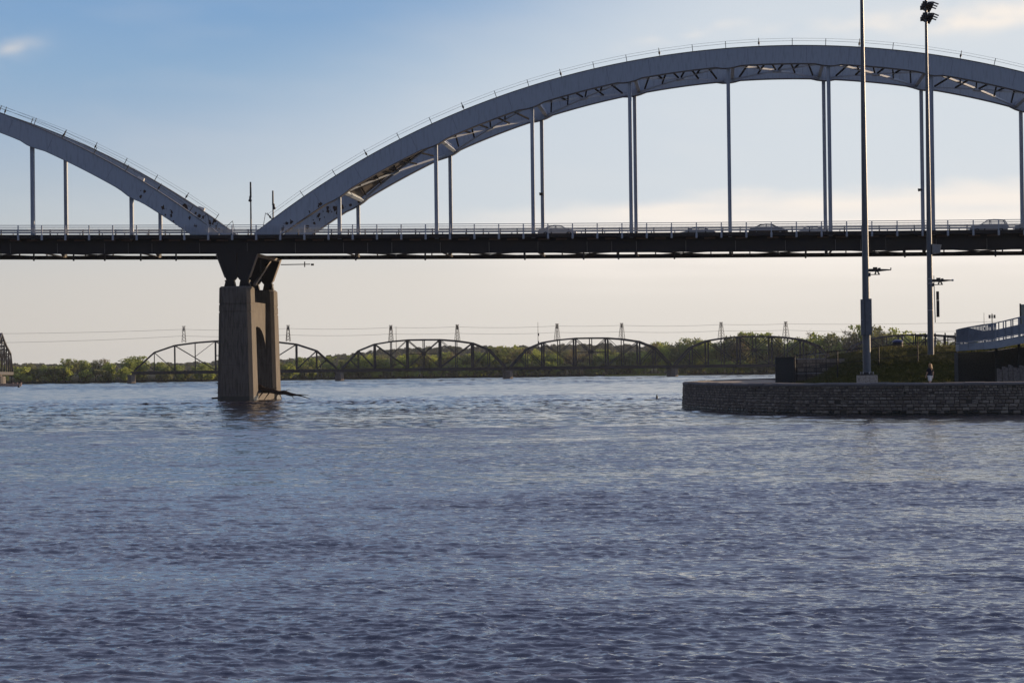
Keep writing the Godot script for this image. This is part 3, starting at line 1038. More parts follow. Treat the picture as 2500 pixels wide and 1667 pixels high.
	pv.lathe(Vector3(0, -1, 0), [[4.4, 0.0], [4.2, 4.6], [3.0, 4.7], [2.6, 5.2]], 20)
	part("pivot_pier", pv, M.old_stone, sw)
	var fe := thing("pier_fender", "low sunlit timber and concrete fender at the waterline below the swing span", "fender", Vector3(-236, 0, -742), TT)
	for k2 in 7:
		var s := Sh.new()
		s.box(Vector3(-3.2 + 1.35 * k2, 0.45, 0.06 * (k2 % 2)), Vector3(1.25, 1.5, 2.2 + 0.3 * (k2 % 2)), Basis(Vector3.BACK, 0.02 * (k2 % 3 - 1)))
		part("timber_panel", s, M.tan, fe)
	for k2 in 3:
		var s := Sh.new()
		s.tube(Vector3(3.0 + 1.3 * k2, -0.5, 1.4), Vector3(3.3 + 1.3 * k2, 1.5, 1.1), 0.25, 0.22, 8)
		part("pile", s, M.tan, fe)
	var bu := thing("channel_buoy", "small dark can buoy floating on the river near the swing span", "buoy", Vector3(-204.3, -0.15, -657))
	var s := Sh.new()
	s.lathe(Vector3.ZERO, [[0.30, 0.0], [0.34, 0.1], [0.34, 0.95], [0.28, 1.05], [0.02, 1.12]], 14)
	part("float", s, M.iron, bu)
	var r := Sh.new()
	r.tube(Vector3(-0.2, 1.05, 0), Vector3(0.2, 1.05, 0), 0.05, 0.05, 6)
	part("lifting_ring", r, M.iron, bu)

	var mk := thing("marker_buoy", "tiny dark conical marker buoy on the water left of the stone promontory", "buoy", Vector3(-7.75, 0.0, -249.0))
	var cone := Sh.new()
	cone.lathe(Vector3.ZERO, [[0.26, -0.1], [0.27, 0.06], [0.12, 0.14], [0.09, 0.42], [0.04, 0.50]], 12)
	part("float", cone, M.iron, mk)
	var tip := Sh.new()
	tip.lathe(Vector3(0, 0.48, 0), [[0.02, 0.0], [0.05, 0.03], [0.05, 0.08], [0.01, 0.11]], 8)
	part("top_mark", tip, M.iron, mk)

# ---------------------------------------------------------------- far shore
const SHORE := [[-3200.0, -950.0], [-420.0, -955.0], [-308.0, -975.0], [-250.0, -1020.0], [-190.0, -1120.0], [-108.0, -1150.0], [-30.0, -1180.0], [19.0, -1160.0], [150.0, -1115.0], [400.0, -1060.0], [3200.0, -1000.0]]
const TREE_H := [[-440.0, 10.0], [-308.0, 9.2], [-290.0, 10.2], [-277.0, 10.6], [-269.0, 11.6], [-258.0, 10.8], [-250.0, 8.2], [-225.0, 8.0], [-214.0, 10.4], [-177.0, 11.5], [-158.0, 12.8], [-138.0, 12.6], [-122.0, 15.4], [-108.0, 15.2], [-93.0, 14.2], [-74.0, 13.4], [-58.0, 12.6], [-39.0, 16.2], [-21.0, 17.8], [-2.0, 22.0], [16.0, 20.6], [34.0, 20.8], [53.0, 19.8], [72.0, 23.0], [84.0, 21.0], [100.0, 15.5], [160.0, 14.0]]
const HILL := [[-1500.0, 12.0], [-760.0, 8.0], [-640.0, 8.0], [-540.0, 9.0], [-457.0, 15.0], [-407.0, 21.0], [-334.0, 24.0], [-259.0, 23.0], [-161.0, 24.5], [-88.0, 22.0], [0.0, 17.0], [300.0, 12.0], [1500.0, 10.0]]

func make_tree(called: String, height: float, spread: float, seed_: int, leaves: int, leaf: float, tones: Array, bare: float, label: String, category := "tree") -> Node3D:
	var r := RandomNumberGenerator.new()
	r.seed = seed_
	var o := thing(called, label, category)
	var wood := Sh.new()
	var crown := Sh.new()
	var tips := []
	var base := Vector3(0, -0.5, 0)
	var trunk_top := Vector3(r.randf_range(-0.4, 0.4), height * 0.36, r.randf_range(-0.4, 0.4))
	wood.tube(base, trunk_top, height * 0.022, height * 0.014, 6, false)
	for k in 7:
		var an := TAU * k / 7.0 + r.randf_range(-0.4, 0.4)
		var up := r.randf_range(0.55, 0.98)
		var out := spread * 0.5 * r.randf_range(0.35, 0.95) * sqrt(1.15 - up * up * 0.8)
		var start := base.lerp(trunk_top, r.randf_range(0.6, 1.0))
		var end := Vector3(cos(an) * out, height * up, sin(an) * out)
		var mid := start.lerp(end, 0.5) + Vector3(cos(an) * out * 0.18, -height * 0.02, sin(an) * out * 0.18)
		wood.tube(start, mid, height * 0.011, height * 0.007, 5, false)
		wood.tube(mid, end, height * 0.007, height * 0.002, 4, false)
		tips.append(end)
		for q in int(5 + 9 * bare):
			var s := mid.lerp(end, r.randf_range(-0.2, 0.95))
			var e := s + Vector3(r.randf_range(-1, 1), r.randf_range(0.1, 1.2), r.randf_range(-1, 1)).normalized() * height * r.randf_range(0.10, 0.22)
			wood.tube(s, e, height * 0.0035, height * 0.001, 3, false)
			if bare > 0.3:
				for q2 in 3:
					var s2 := s.lerp(e, r.randf_range(0.3, 0.9))
					wood.tube(s2, s2 + Vector3(r.randf_range(-1, 1), r.randf_range(0.1, 1.0), r.randf_range(-1, 1)).normalized() * height * 0.08, height * 0.0022, height * 0.001, 3, false)
			tips.append(e)
	var blobs := []
	for k in 15:
		var up := r.randf_range(0.14, 0.80)
		var an := r.randf() * TAU
		var out := spread * 0.34 * r.randf() * sqrt(maxf(0.1, 1.0 - pow((up - 0.5) * 1.7, 2.0)))
		blobs.append([Vector3(cos(an) * out, height * up, sin(an) * out), r.randf_range(0.12, 0.21) * height])
	for k in leaves:
		var p: Vector3
		if k % 3 == 0 or bare > 0.3:
			p = tips[r.randi() % tips.size()] + Vector3(r.randfn(), r.randfn(), r.randfn()) * height * 0.035
		else:
			var bl: Array = blobs[r.randi() % blobs.size()]
			var d := Vector3(r.randfn(), r.randfn(), r.randfn()).normalized()
			p = bl[0] + d * bl[1] * pow(r.randf(), 0.33)
		if p.y < 0.3:
			p.y = r.randf_range(0.3, 1.5)
		if p.y > height:
			p.y = height * r.randf_range(0.55, 1.0)
		var t: Color = tones[0].lerp(tones[1], clampf(0.5 + 0.28 * r.randfn(), 0, 1))
		crown.tint = t
		var a := Vector3(r.randfn(), r.randfn(), r.randfn()).normalized() * leaf * r.randf_range(0.6, 1.3)
		var b := a.cross(Vector3(r.randfn(), r.randfn(), r.randfn())).normalized() * leaf * r.randf_range(0.35, 0.8)
		crown.tri(p - a * 0.5 - b * 0.5, p + b * 0.7, p + a * 0.6 - b * 0.3)
		if k % 2 == 0:
			crown.tri(p + a * 0.5 + b * 0.4, p - b * 0.6, p - a * 0.55 + b * 0.2)
	part("trunk", wood, M.bark, o)
	part("crown", crown, M.leaf, o)
	return o

const ORD := ["first", "second", "third", "fourth", "fifth", "sixth", "seventh", "eighth", "ninth", "tenth", "eleventh", "twelfth", "thirteenth", "fourteenth", "fifteenth", "sixteenth", "seventeenth", "eighteenth", "nineteenth", "twentieth"]

func shore_z(x: float) -> float:
	return curve(SHORE, x)

func make_far_shore() -> void:
	# low bank and the land behind it
	var s := Sh.new()
	var xs := [-3200.0, -2400.0, -1200.0]
	var x := -600.0
	while x < 400:
		xs.append(x)
		x += 8.0
	xs.append_array([1200.0, 2400.0, 3200.0])
	for i in xs.size() - 1:
		var a: float = xs[i]
		var c: float = xs[i + 1]
		var prof := func(q: float, k: int) -> Vector3:
			var jag := 3.0 * sin(q * 0.21) + 2.0 * sin(q * 0.53)
			return [Vector3(q, -0.5, shore_z(q) + 3.0 + jag), Vector3(q, 0.35, shore_z(q) - 1.0 + jag), Vector3(q, 1.0, shore_z(q) - 9.0 + jag), Vector3(q, 1.6, shore_z(q) - 60.0), Vector3(q, 3.0, -3000.0), Vector3(q, 3.0, -3800.0)][k]
		for k in 5:
			s.quad(prof.call(a, k), prof.call(c, k), prof.call(c, k + 1), prof.call(a, k + 1))
	struct("riverbank", s, M.mud)
	var gs := Sh.new()
	for k in 24:
		var a := -62.0 + 1.7 * k
		var c := a + 1.7
		gs.quad(Vector3(a, 0.2, shore_z(a) + 10.0), Vector3(c, 0.2, shore_z(c) + 10.0 + 0.3 * sin(c)), Vector3(c, 1.15, shore_z(c) - 6), Vector3(a, 1.15, shore_z(a) - 6))
	struct("grassy_spit", gs, M.spring_grass)
	# hills far behind with woodland
	var h := Sh.new()
	x = -2400.0
	while x < 1800.0:
		var c := x + 30.0
		var ha := curve(HILL, x)
		var hc := curve(HILL, c)
		var rows := [[-2300.0, 0.0], [-2480.0, 0.45], [-2640.0, 0.86], [-2780.0, 1.0], [-3100.0, 0.9], [-3700.0, 0.2]]
		for k in 5:
			h.quad(Vector3(x, 2.5 + ha * rows[k][1], rows[k][0]), Vector3(c, 2.5 + hc * rows[k][1], rows[k][0]), Vector3(c, 2.5 + hc * rows[k + 1][1], rows[k + 1][0]), Vector3(x, 2.5 + ha * rows[k + 1][1], rows[k + 1][0]))
		x = c
	struct("hills", h, M.hill)
	var r := RandomNumberGenerator.new()
	r.seed = 9
	var clump := Sh.new()
	for k in 120:
		var d := Vector3(r.randfn(), r.randfn(), r.randfn()).normalized()
		d *= r.randf_range(0.7, 1.0)
		var p := Vector3(d.x * 4.2, 4.6 + d.y * 4.2, d.z * 4.2)
		var a := Vector3(r.randfn(), r.randfn(), r.randfn()).normalized() * 1.5
		var b := a.cross(Vector3(r.randfn(), r.randfn(), r.randfn())).normalized() * 1.3
		clump.tint = Color(0.055, 0.07, 0.03).lerp(Color(0.11, 0.105, 0.05), r.randf())
		clump.tri(p - a, p + b, p + a)
	var mm := MultiMesh.new()
	mm.transform_format = MultiMesh.TRANSFORM_3D
	mm.mesh = clump.mesh()
	mm.instance_count = 4200
	for k in 4200:
		var q := r.randf_range(-1150.0, 560.0)
		var f := r.randf()
		var z := lerpf(-2330.0, -2830.0, f)
		var up := curve([[-2830.0, 1.0], [-2780.0, 1.0], [-2640.0, 0.86], [-2480.0, 0.45], [-2300.0, 0.0]], z)
		var sc := r.randf_range(0.7, 1.15)
		mm.set_instance_transform(k, Transform3D(Basis(Vector3.UP, r.randf() * TAU).scaled(Vector3(sc, sc * r.randf_range(0.75, 1.05), sc)), Vector3(q, 2.2 + curve(HILL, q) * up, z)))
	var mi := MultiMeshInstance3D.new()
	mi.name = "hillside_forest"
	mi.multimesh = mm
	mi.material_override = M.leaf
	add_child(mi, true)
	tag(mi, "hazy far woodland covering the low hills beyond the truss bridge", "forest")
	stuff(mi)
	# the trees along the shore: a few grown ones, copied
	var green := [Color(0.189, 0.256, 0.075), Color(0.394, 0.438, 0.122)]
	var olive := [Color(0.156, 0.182, 0.071), Color(0.312, 0.312, 0.125)]
	var fresh := [Color(0.321, 0.394, 0.087), Color(0.539, 0.569, 0.140)]
	var brown := [Color(0.234, 0.197, 0.115), Color(0.352, 0.300, 0.156)]
	var kinds := [
		[make_tree("leafy_tree", 10.0, 9.5, 1, 1350, 0.70, green, 0.0, ""), "rounded green tree"],
		[make_tree("leafy_tree", 10.0, 8.0, 2, 1250, 0.68, fresh, 0.0, ""), "yellow-green tree"],
		[make_tree("leafy_tree", 10.0, 10.5, 3, 1350, 0.74, olive, 0.0, ""), "broad olive tree"],
		[make_tree("leafy_tree", 10.0, 7.0, 4, 1100, 0.64, green, 0.12, ""), "narrow green tree"],
		[make_tree("budding_tree", 10.0, 9.0, 5, 800, 0.42, brown, 0.8, ""), "bare budding tree"],
		[make_tree("budding_tree", 10.0, 8.5, 6, 900, 0.42, olive, 0.6, ""), "thin-leaved tree"],
		[make_tree("shrub", 4.0, 6.0, 7, 1000, 0.5, fresh, 0.0, "", "shrub"), "yellow-green shrub"],
		[make_tree("shrub", 4.0, 6.5, 8, 1000, 0.5, olive, 0.0, "", "shrub"), "dark olive shrub"]]
	var fresh_use := {}
	var said := {}
	for row in 3:
		x = -345.0 + 3.0 * row
		while x < 160.0:
			var step: float = [5.2, 5.0, 4.0][row]
			var px := x + r.randf_range(-2.2, 2.2)
			x += step
			var z: float = shore_z(px) - [8.0, 24.0, 4.0][row] - r.randf_range(0.0, 9.0 if row < 2 else 3.0)
			var H := curve(TREE_H, px)
			var k: int
			if row == 2:
				k = 6 + int(r.randf() < 0.55)
				if px > -62.0 and px < -30.0 and r.randf() < 0.7:
					continue
			else:
				var roll := r.randf()
				var wild := 0.35 if px < -275.0 or (px > -160.0 and px < -70.0) else 0.16
				if px > -272.0 and px < -254.0:
					k = [0, 2, 3][r.randi() % 3]
				elif roll < wild:
					k = 4 + r.randi() % 2
				else:
					k = [0, 1, 2, 3, 0, 1][r.randi() % 6]
				if px > 68.0 and px < 78.0 and row == 0:
					k = 5
			var ht: float = H * r.randf_range(0.72, 1.04) * [0.94, 1.02, 1.0][row]
			if row == 2:
				ht = r.randf_range(3.2, 7.0)
			var sc: float = ht / (10.0 if k < 6 else 4.0)
			var wide: float = sc * r.randf_range(1.0, 1.3)
			if row < 2 and sc > 1.5:
				wide = sc * r.randf_range(0.68, 0.9)
			# say where it stands by the bridge in front of it
			var spot := ""
			if px < -272.0:
				spot = "halfway from swing span to truss" if px > -291.0 else ("right of the swing span" if px > -309.0 else "behind the swing span")
			elif px < -254.0:
				spot = "in clump at left truss end"
			elif px > 66.0:
				spot = "behind first light pole" if px < 88.0 else ("behind second light pole" if px < 115.0 else "behind the footbridge ramp")
			else:
				var loc := (px * (940.0 / -z) - TO.x) / cos(TT) * 1.02
				var sp_i := 0 if loc < -68 else (1 if loc < 0 else (2 if loc < 68 else 3))
				var lo: float = [-150.0, -68.0, 0.0, 68.0][sp_i]
				var pan := clampi(int((loc - lo) / (8.2 if sp_i == 0 else 6.8)), 0, 9)
				spot = "behind %s panel of %s truss span" % [ORD[pan], ORD[sp_i]]
			var rowname: String = ["in front row ", "in back row ", "at waterline "][row]
			var lab: String = kinds[k][1] + " " + rowname + spot
			var o: Node3D = kinds[k][0]
			var grp := "trees along the far shore" if row < 2 else "shrubs at the far waterline"
			if fresh_use.has(k):
				o = copy(o, lab, Vector3(px, 0.9, z), r.randf() * TAU, Vector3(wide, sc, wide))
			else:
				fresh_use[k] = true
				o.position = Vector3(px, 0.9, z)
				o.scale = Vector3(wide, sc, wide)
				o.set_meta("label", lab)
			o.set_meta("group", grp)
			if not said.has(lab):
				said[lab] = []
			said[lab].append(o)
	for lab: String in said:                                       # same kind, same spot: count them from the left
		var list: Array = said[lab]
		list.sort_custom(func(a, c): return a.position.x < c.position.x)
		if list.size() > 1:
			for k in list.size():
				list[k].set_meta("label", ORD[k] + " from left, " + lab)
	# masts far behind
	for q in [[-213.8, 33.0, "thin grey radio mast rising behind the second truss span"], [-122.0, 34.5, "tall radio mast with antennas rising behind the start of the third truss span"], [160.0, 36.5, "thin whip mast behind the footbridge railing beside the cell tower"], [165.0, 36.0, "cell tower with two rings of panel antennas behind the footbridge"]]:
		var o := thing("radio_mast" if q[1] != 36.0 else "cell_tower", q[2], "mast" if q[1] != 36.0 else "cell tower", Vector3(q[0], 1.5, -1490))
		var p := Sh.new()
		p.tube(Vector3.ZERO, Vector3(0, q[1] - 1.5, 0), 0.35, 0.12 if q[1] != 36.0 else 0.3, 6)
		part("mast", p, M.iron, o)
		if q[1] == 36.0:
			for lv in [34.0, 28.5]:
				for k in 8:
					var an := TAU * k / 8.0
					var a := Sh.new()
					a.box(Vector3(cos(an) * 1.9, lv - 1.5, sin(an) * 1.9), Vector3(0.5, 2.2, 0.4))
					a.bar(Vector3(0, lv - 1.5, 0), Vector3(cos(an) * 1.9, lv - 1.5, sin(an) * 1.9), 0.15, 0.15)
					part("panel_antenna", a, M.iron, o)
		elif q[1] != 33.0:
			for lv in [12.0, 17.0, 20.0, 25.0]:
				var a := Sh.new()
				a.box(Vector3(0.25, lv, 0), Vector3(0.9, 1.6, 0.5))
				part("antenna", a, M.iron, o)

# ---------------------------------------------------------------- stone promontory on the right
const WALL := [[4.6, -243.0], [0.4, -230.0], [-2.6, -213.0], [-3.75, -202.0], [-3.95, -195.0], [-3.5, -188.5], [-2.1, -181.0], [-0.6, -173.5], [1.2, -167.2], [3.4, -162.2], [6.4, -157.9], [9.4, -155.0], [12.6, -153.2], [16.0, -152.3], [20.0, -151.8], [26.0, -151.4], [40.0, -151.0], [70.0, -150.5]]
const WALL_TOP := 2.16

func ground(x: float, z: float) -> float:
	var d := -z
	var low := lerpf(1.72, 2.08, smoothstep(176.0, 190.0, d) * smoothstep(8.0, 3.0, x))
	low = maxf(low, lerpf(2.1, 1.72, smoothstep(1.0, 6.0, x)) if d > 168.0 else low)
	var up := smoothstep(171.0, 187.0, d) * smoothstep(4.8, 12.4, x)
	return lerpf(low, 4.72, up)

func make_promontory() -> void:
	# ground
	var s := Sh.new()
	var poly := PackedVector2Array()
	for p in WALL:
		poly.append(Vector2(p[0], p[1]))
	poly.append(Vector2(70, -300))
	poly.append(Vector2(30, -300))
	poly.append(Vector2(14, -262))
	var inset := PackedVector2Array()
	var off := Geometry2D.offset_polygon(poly, -0.3)
	inset = off[0]
	var nz := noise(3, 0.5, 3)
	var hgt := func(x: float, z: float) -> float: return ground(x, z) + 0.10 * nz.get_noise_2d(x, z) * smoothstep(1.9, 3.0, ground(x, z)) + 0.02 * nz.get_noise_2d(x * 3.0, z * 3.0)
	var cell := 0.8
	var grass := Sh.new()
	for i in range(-6, 60):
		for j in range(0, 190):
			var x0 := i * cell
			var z0 := -150.0 - j * cell
			if not Geometry2D.is_point_in_polygon(Vector2(x0 + 0.4, z0 - 0.4), inset):
				continue
			var p := []
			for k in [[0, 0], [1, 0], [1, 1], [0, 1]]:
				var xx: float = x0 + k[0] * cell
				var zz: float = z0 - k[1] * cell
				p.append(Vector3(xx, hgt.call(xx, zz), zz))
			var is_grass := (z0 < -166.0 and x0 > 4.0) or x0 > 24.0
			(grass if is_grass else s).quad(p[0], p[1], p[2], p[3])
	struct("gravel_walk", s, M.gravel)
	struct("grass_bank", grass, M.grass)
	# tufts of long grass on the bank
	var r := RandomNumberGenerator.new()
	r.seed = 21
	var tuft := Sh.new()
	tuft.tint = Color(0.105, 0.105, 0.034)
	for k in 9:
		var a := Vector3(r.randf_range(-0.12, 0.12), 0, r.randf_range(-0.12, 0.12))
		var b := a + Vector3(r.randf_range(-0.14, 0.14), r.randf_range(0.12, 0.30), r.randf_range(-0.14, 0.14))
		tuft.tri(a - Vector3(0.02, 0, 0), a + Vector3(0.02, 0, 0.01), b)
	var mm := MultiMesh.new()
	mm.transform_format = MultiMesh.TRANSFORM_3D
	mm.mesh = tuft.mesh()
	mm.instance_count = 3200
	for k in 3200:
		var x := r.randf_range(5.0, 24.0)
		var z := r.randf_range(-194.0, -168.0)
		mm.set_instance_transform(k, Transform3D(Basis(Vector3.UP, r.randf() * TAU).scaled(Vector3.ONE * r.randf_range(0.6, 1.2)), Vector3(x, hgt.call(x, z) - 0.02, z)))
	var mi := MultiMeshInstance3D.new()
	mi.name = "grass_tufts"
	mi.multimesh = mm
	mi.material_override = M.blade
	add_child(mi, true)
	tag(mi, "long grass growing on the bank behind the stone river wall", "grass")
	stuff(mi)
	# the river wall: backing, cap and stones
	var w := thing("river_wall", "weathered grey rubble stone river wall curving round the promontory", "wall")
	var pts := []
	for k in WALL.size():
		pts.append(Vector3(WALL[k][0], 0, WALL[k][1]))
	var length := 0.0
	var acc := [0.0]
	for k in pts.size() - 1:
		length += pts[k].distance_to(pts[k + 1])
		acc.append(length)
	var along := func(d: float) -> Array:
		for k in pts.size() - 1:
			if d <= acc[k + 1] or k == pts.size() - 2:
				var t: Vector3 = (pts[k + 1] - pts[k]).normalized()
				return [pts[k] + t * (d - acc[k]), t]
		return []
	var core := Sh.new()
	var cap := Sh.new()
	for k in pts.size() - 1:
		var t: Vector3 = (pts[k + 1] - pts[k]).normalized()
		var t0: Vector3 = (pts[k + 1] - pts[maxi(k - 1, 0)]).normalized()
		var t1: Vector3 = (pts[mini(k + 2, pts.size() - 1)] - pts[k]).normalized()
		var n0 := Vector3(-t0.z, 0, t0.x)
		var n1 := Vector3(-t1.z, 0, t1.x)
		var a: Vector3 = pts[k]
		var c: Vector3 = pts[k + 1]
		var bat := 0.10
		core.quad(a + n0 * 0.04 - Vector3.UP, c + n1 * 0.04 - Vector3.UP, c - n1 * bat + Vector3.UP * 1.98, a - n0 * bat + Vector3.UP * 1.98)
		core.quad(a - n0 * bat + Vector3.UP * 1.98, c - n1 * bat + Vector3.UP * 1.98, c - n1 * 0.75 + Vector3.UP * 1.98, a - n0 * 0.75 + Vector3.UP * 1.98)
		core.quad(c - n1 * 0.75 - Vector3.UP, a - n0 * 0.75 - Vector3.UP, a - n0 * 0.75 + Vector3.UP * 1.98, c - n1 * 0.75 + Vector3.UP * 1.98)
	part("mortar_core", core, M.mortar, w)
	var d := 0.0
	while d < length - 0.5:
		var q: Array = along.call(d)
		var q1: Array = along.call(minf(d + 1.3, length))
		var n0 := Vector3(-q[1].z, 0, q[1].x)
		var lift := r.randf_range(-0.02, 0.03)
		var h0 := WALL_TOP + lift
		var rr := []
		for e in [q, q1]:
			var nn := Vector3(-e[1].z, 0, e[1].x)
			var oo := r.randf_range(-0.02, 0.03)
			rr.append([e[0] + nn * (-0.02 + oo) + Vector3.UP * 1.97, e[0] + nn * (-0.03 + oo) + Vector3.UP * (h0 - 0.08), e[0] + nn * -0.12 + Vector3.UP * h0, e[0] - nn * 0.78 + Vector3.UP * (h0 + 0.02), e[0] - nn * 0.8 + Vector3.UP * 1.97])
		for e: Array in rr:
			e.reverse()
		var cs := Sh.new()
		cs.loft(rr)
		cap.v.append_array(cs.v)
		cap.n.append_array(cs.n)
		cap.col.append_array(cs.col)
		d += 1.3 + 0.012
	part("coping", cap, M.coping, w)
	# stones: twelve rough blocks of unit size, laid in uneven courses
	var kinds := []
	for k in 12:
		var st := Sh.new()
		var f := []
		var back := []
		for c in [[-0.5, -0.5], [0.5, -0.5], [0.5, 0.5], [-0.5, 0.5]]:
			back.append(Vector3(c[0] * r.randf_range(0.94, 1.0), c[1] * r.randf_range(0.92, 1.0), 0.0))
			f.append(Vector3(c[0] * r.randf_range(0.72, 0.90), c[1] * r.randf_range(0.66, 0.88), r.randf_range(0.75, 1.05)))
		var mid := Vector3(r.randf_range(-0.1, 0.1), r.randf_range(-0.1, 0.1), r.randf_range(1.0, 1.35))
		for e in 4:
			st.quad(back[e], back[(e + 1) % 4], f[(e + 1) % 4], f[e])
			st.tri(f[e], f[(e + 1) % 4], mid)
		kinds.append(st)
	var kind_mesh := []
	for st: Sh in kinds:
		kind_mesh.append(st.mesh())
	var rest := [Sh.new(), Sh.new(), Sh.new(), Sh.new(), Sh.new()]
	var tone := [M.stone_a, M.stone_b, M.stone_c, M.stone_d, M.stone_wet]
	var courses := []
	var y := -0.12
	while y < 1.9:
		var ch := r.randf_range(0.17, 0.27) if y < 1.1 else r.randf_range(0.13, 0.22)
		courses.append([y, minf(ch, 1.97 - y)])
		y += ch
	var singles := 0
	for c in courses:
		d = 46.0 + r.randf() * 0.3
		while d < length - 20.0:
			var wd := r.randf_range(0.20, 0.62) * (1.0 if c[0] < 1.1 else 0.62)
			var q: Array = along.call(d + wd * 0.5)
			var t: Vector3 = q[1]
			var n := Vector3(-t.z, 0, t.x)
			var hole := r.randf() < 0.018
			d += wd
			if hole:
				continue
			var split: bool = r.randf() < 0.16 and c[1] > 0.19
			for half in (2 if split else 1):
				var hh: float = c[1] * (0.5 if split else 1.0) * r.randf_range(0.80, 1.10)
				var yy: float = c[0] + c[1] * 0.5 + (c[1] * (half * 0.5 - 0.25) if split else 0.0)
				var pos: Vector3 = q[0] + Vector3.UP * yy + n * (0.028 - yy * 0.07 - 0.03)
				var deep := r.randf_range(0.05, 0.11)
				var bs := Basis(t * (wd * 0.97), Vector3.UP * (hh * 0.94), n * deep)
				bs = bs * Basis(Vector3.BACK, r.randf_range(-0.09, 0.09))
				var tr := Transform3D(bs, pos)
				var kd := r.randi() % 12
				var tn := 4 if yy < 0.20 + r.randf() * 0.12 else r.randi() % 4
				if singles < 300 and pos.x > 3.0 and pos.x < 22.0 and wd > 0.38 and not split and c[0] < 1.2 and c[0] > -0.1:
					singles += 1
					inst("stone", kind_mesh[kd], tone[tn], w, tr)
				else:
					var src: Sh = kinds[kd]
					var dst: Sh = rest[tn]
					for e in range(0, src.v.size(), 3):
						dst.tri(tr * src.v[e], tr * src.v[e + 2], tr * src.v[e + 1])
	for k in 5:
		stuff(part("small_stones", rest[k], tone[k], w))
	make_park_things(hgt)

func make_park_things(hgt: Callable) -> void:
	# dark block at the end of the walk
	var o := thing("concrete_block", "dark square concrete block at the left end of the promontory fence", "block", Vector3(4.5, 2.0, -191.3))
	var s := Sh.new()
	s.box(Vector3(0, 1.0, -0.6), Vector3(1.56, 2.1, 1.7))
	part("block", s, M.dark_concrete, o)
	s = Sh.new()
	s.box(Vector3(0, 2.08, -0.6), Vector3(1.62, 0.08, 1.76))
	part("cap_slab", s, M.mortar, o)
	# stone retaining wall behind the fence
	o = thing("retaining_wall", "low dark stone retaining wall behind the chain-link fence", "wall", Vector3(5.4, 1.8, -194.5))
	s = Sh.new()
	s.box(Vector3(5.2, 1.1, -0.5), Vector3(10.4, 2.2, 0.9))
	part("core", s, M.mortar, o)
	var r := RandomNumberGenerator.new()
	r.seed = 4
	var y := 0.0
	while y < 2.1:
		var x := 0.05 + r.randf() * 0.2
		while x < 10.0:
			var wd := r.randf_range(0.5, 0.95)
			var st := Sh.new()
			st.box(Vector3(x + wd * 0.5, y + 0.17, -0.03), Vector3(wd - 0.04, 0.31, r.randf_range(0.10, 0.2)))
			part("stone", st, [M.stone_a, M.stone_b, M.stone_c][r.randi() % 3], o)
			x += wd
		y += 0.36
	# pale handrail of the landing
	o = thing("handrail", "pale metal handrail of the landing between the block and the fence", "railing", Vector3(5.3, 1.9, -193.4))
	for yy in [2.05, 0.86]:
		s = Sh.new()
		s.bar(Vector3(0.1, yy, 0), Vector3(2.6, yy + 0.02, 0), 0.06, 0.06)
		part("rail", s, M.galv, o)
	s = Sh.new()
	s.bar(Vector3(0.4, 2.35, -0.3), Vector3(2.6, 2.48, -0.3), 0.04, 0.04)
	part("rail", s, M.galv, o)
	for k in 4:
		s = Sh.new()
		s.box(Vector3(0.15 + 0.82 * k, 1.1, 0), Vector3(0.06, 2.2, 0.06))
		part("post", s, M.iron, o)
	# chain-link fence climbing the bank
	o = thing("chain_link_fence", "black chain-link fence climbing the grass bank from left to right", "fence")
	var fp := [Vector3(4.95, 4.15, -179.3), Vector3(8.2, 4.48, -179.6), Vector3(11.35, 4.78, -179.9), Vector3(14.3, 5.06, -180.1), Vector3(17.3, 5.28, -180.4)]
	for k in 5:
		s = Sh.new()
		var p: Vector3 = fp[k]
		s.tube(Vector3(p.x, hgt.call(p.x, p.z) - 0.3, p.z), p + Vector3.UP * 0.06, 0.055 if k else 0.075, 0.05, 8)
		part("post", s, M.iron, o)
		if k < 4:
			var q: Vector3 = fp[k + 1]
			s = Sh.new()
			s.tube(p, q, 0.035, 0.035, 6)
			part("top_rail", s, M.iron, o)
			s = Sh.new()
			s.tube(p - Vector3.UP * 0.95, q - Vector3.UP * 0.95, 0.022, 0.022, 5)
			part("middle_rail", s, M.iron, o)
			var net := Sh.new()
			var ga: float = hgt.call(p.x, p.z)
			var gb: float = hgt.call(q.x, q.z)
			for e in range(-9, 16):
				for dirn in [0, 1]:
					var a0 := e * 0.2
					var bott := []
					var f0 := a0 / 3.1
					var f1 := f0 + 0.55
					var g0 := clampf(f0, 0, 1)
					var g1 := clampf(f1, 0, 1)
					if g1 - g0 < 0.02:
						continue
					var v0 := (g0 - f0) / 0.55
					var v1 := (g1 - f0) / 0.55
					if dirn == 1:
						v0 = 1.0 - v0
						v1 = 1.0 - v1
					var A := Vector3(lerpf(p.x, q.x, g0), lerpf(lerpf(ga, gb, g0), lerpf(p.y, q.y, g0), v0), lerpf(p.z, q.z, g0))
					var B := Vector3(lerpf(p.x, q.x, g1), lerpf(lerpf(ga, gb, g1), lerpf(p.y, q.y, g1), v1), lerpf(p.z, q.z, g1))
					net.tube(A, B, 0.006, 0.006, 3, false)
			stuff(part("wire_mesh", net, M.iron, o))
	# picket fence on the plateau
	o = thing("picket_fence", "dark metal picket fence on top of the bank left of the footbridge", "fence", Vector3(15.1, 4.6, -192.2))
	for k in 5:
		s = Sh.new()
		s.box(Vector3(0.8 * k, 0.65, 0), Vector3(0.1, 1.35, 0.1))
		part("post", s, M.iron, o)
	for yy in [0.2, 1.08]:
		s = Sh.new()
		s.bar(Vector3(0, yy, 0), Vector3(3.2, yy, 0), 0.06, 0.07)
		part("rail", s, M.iron, o)
	for k in 31:
		s = Sh.new()
		s.box(Vector3(0.05 + 0.1 * k, 0.6, 0.03), Vector3(0.035, 1.1, 0.03))
		part("picket", s, M.iron, o)
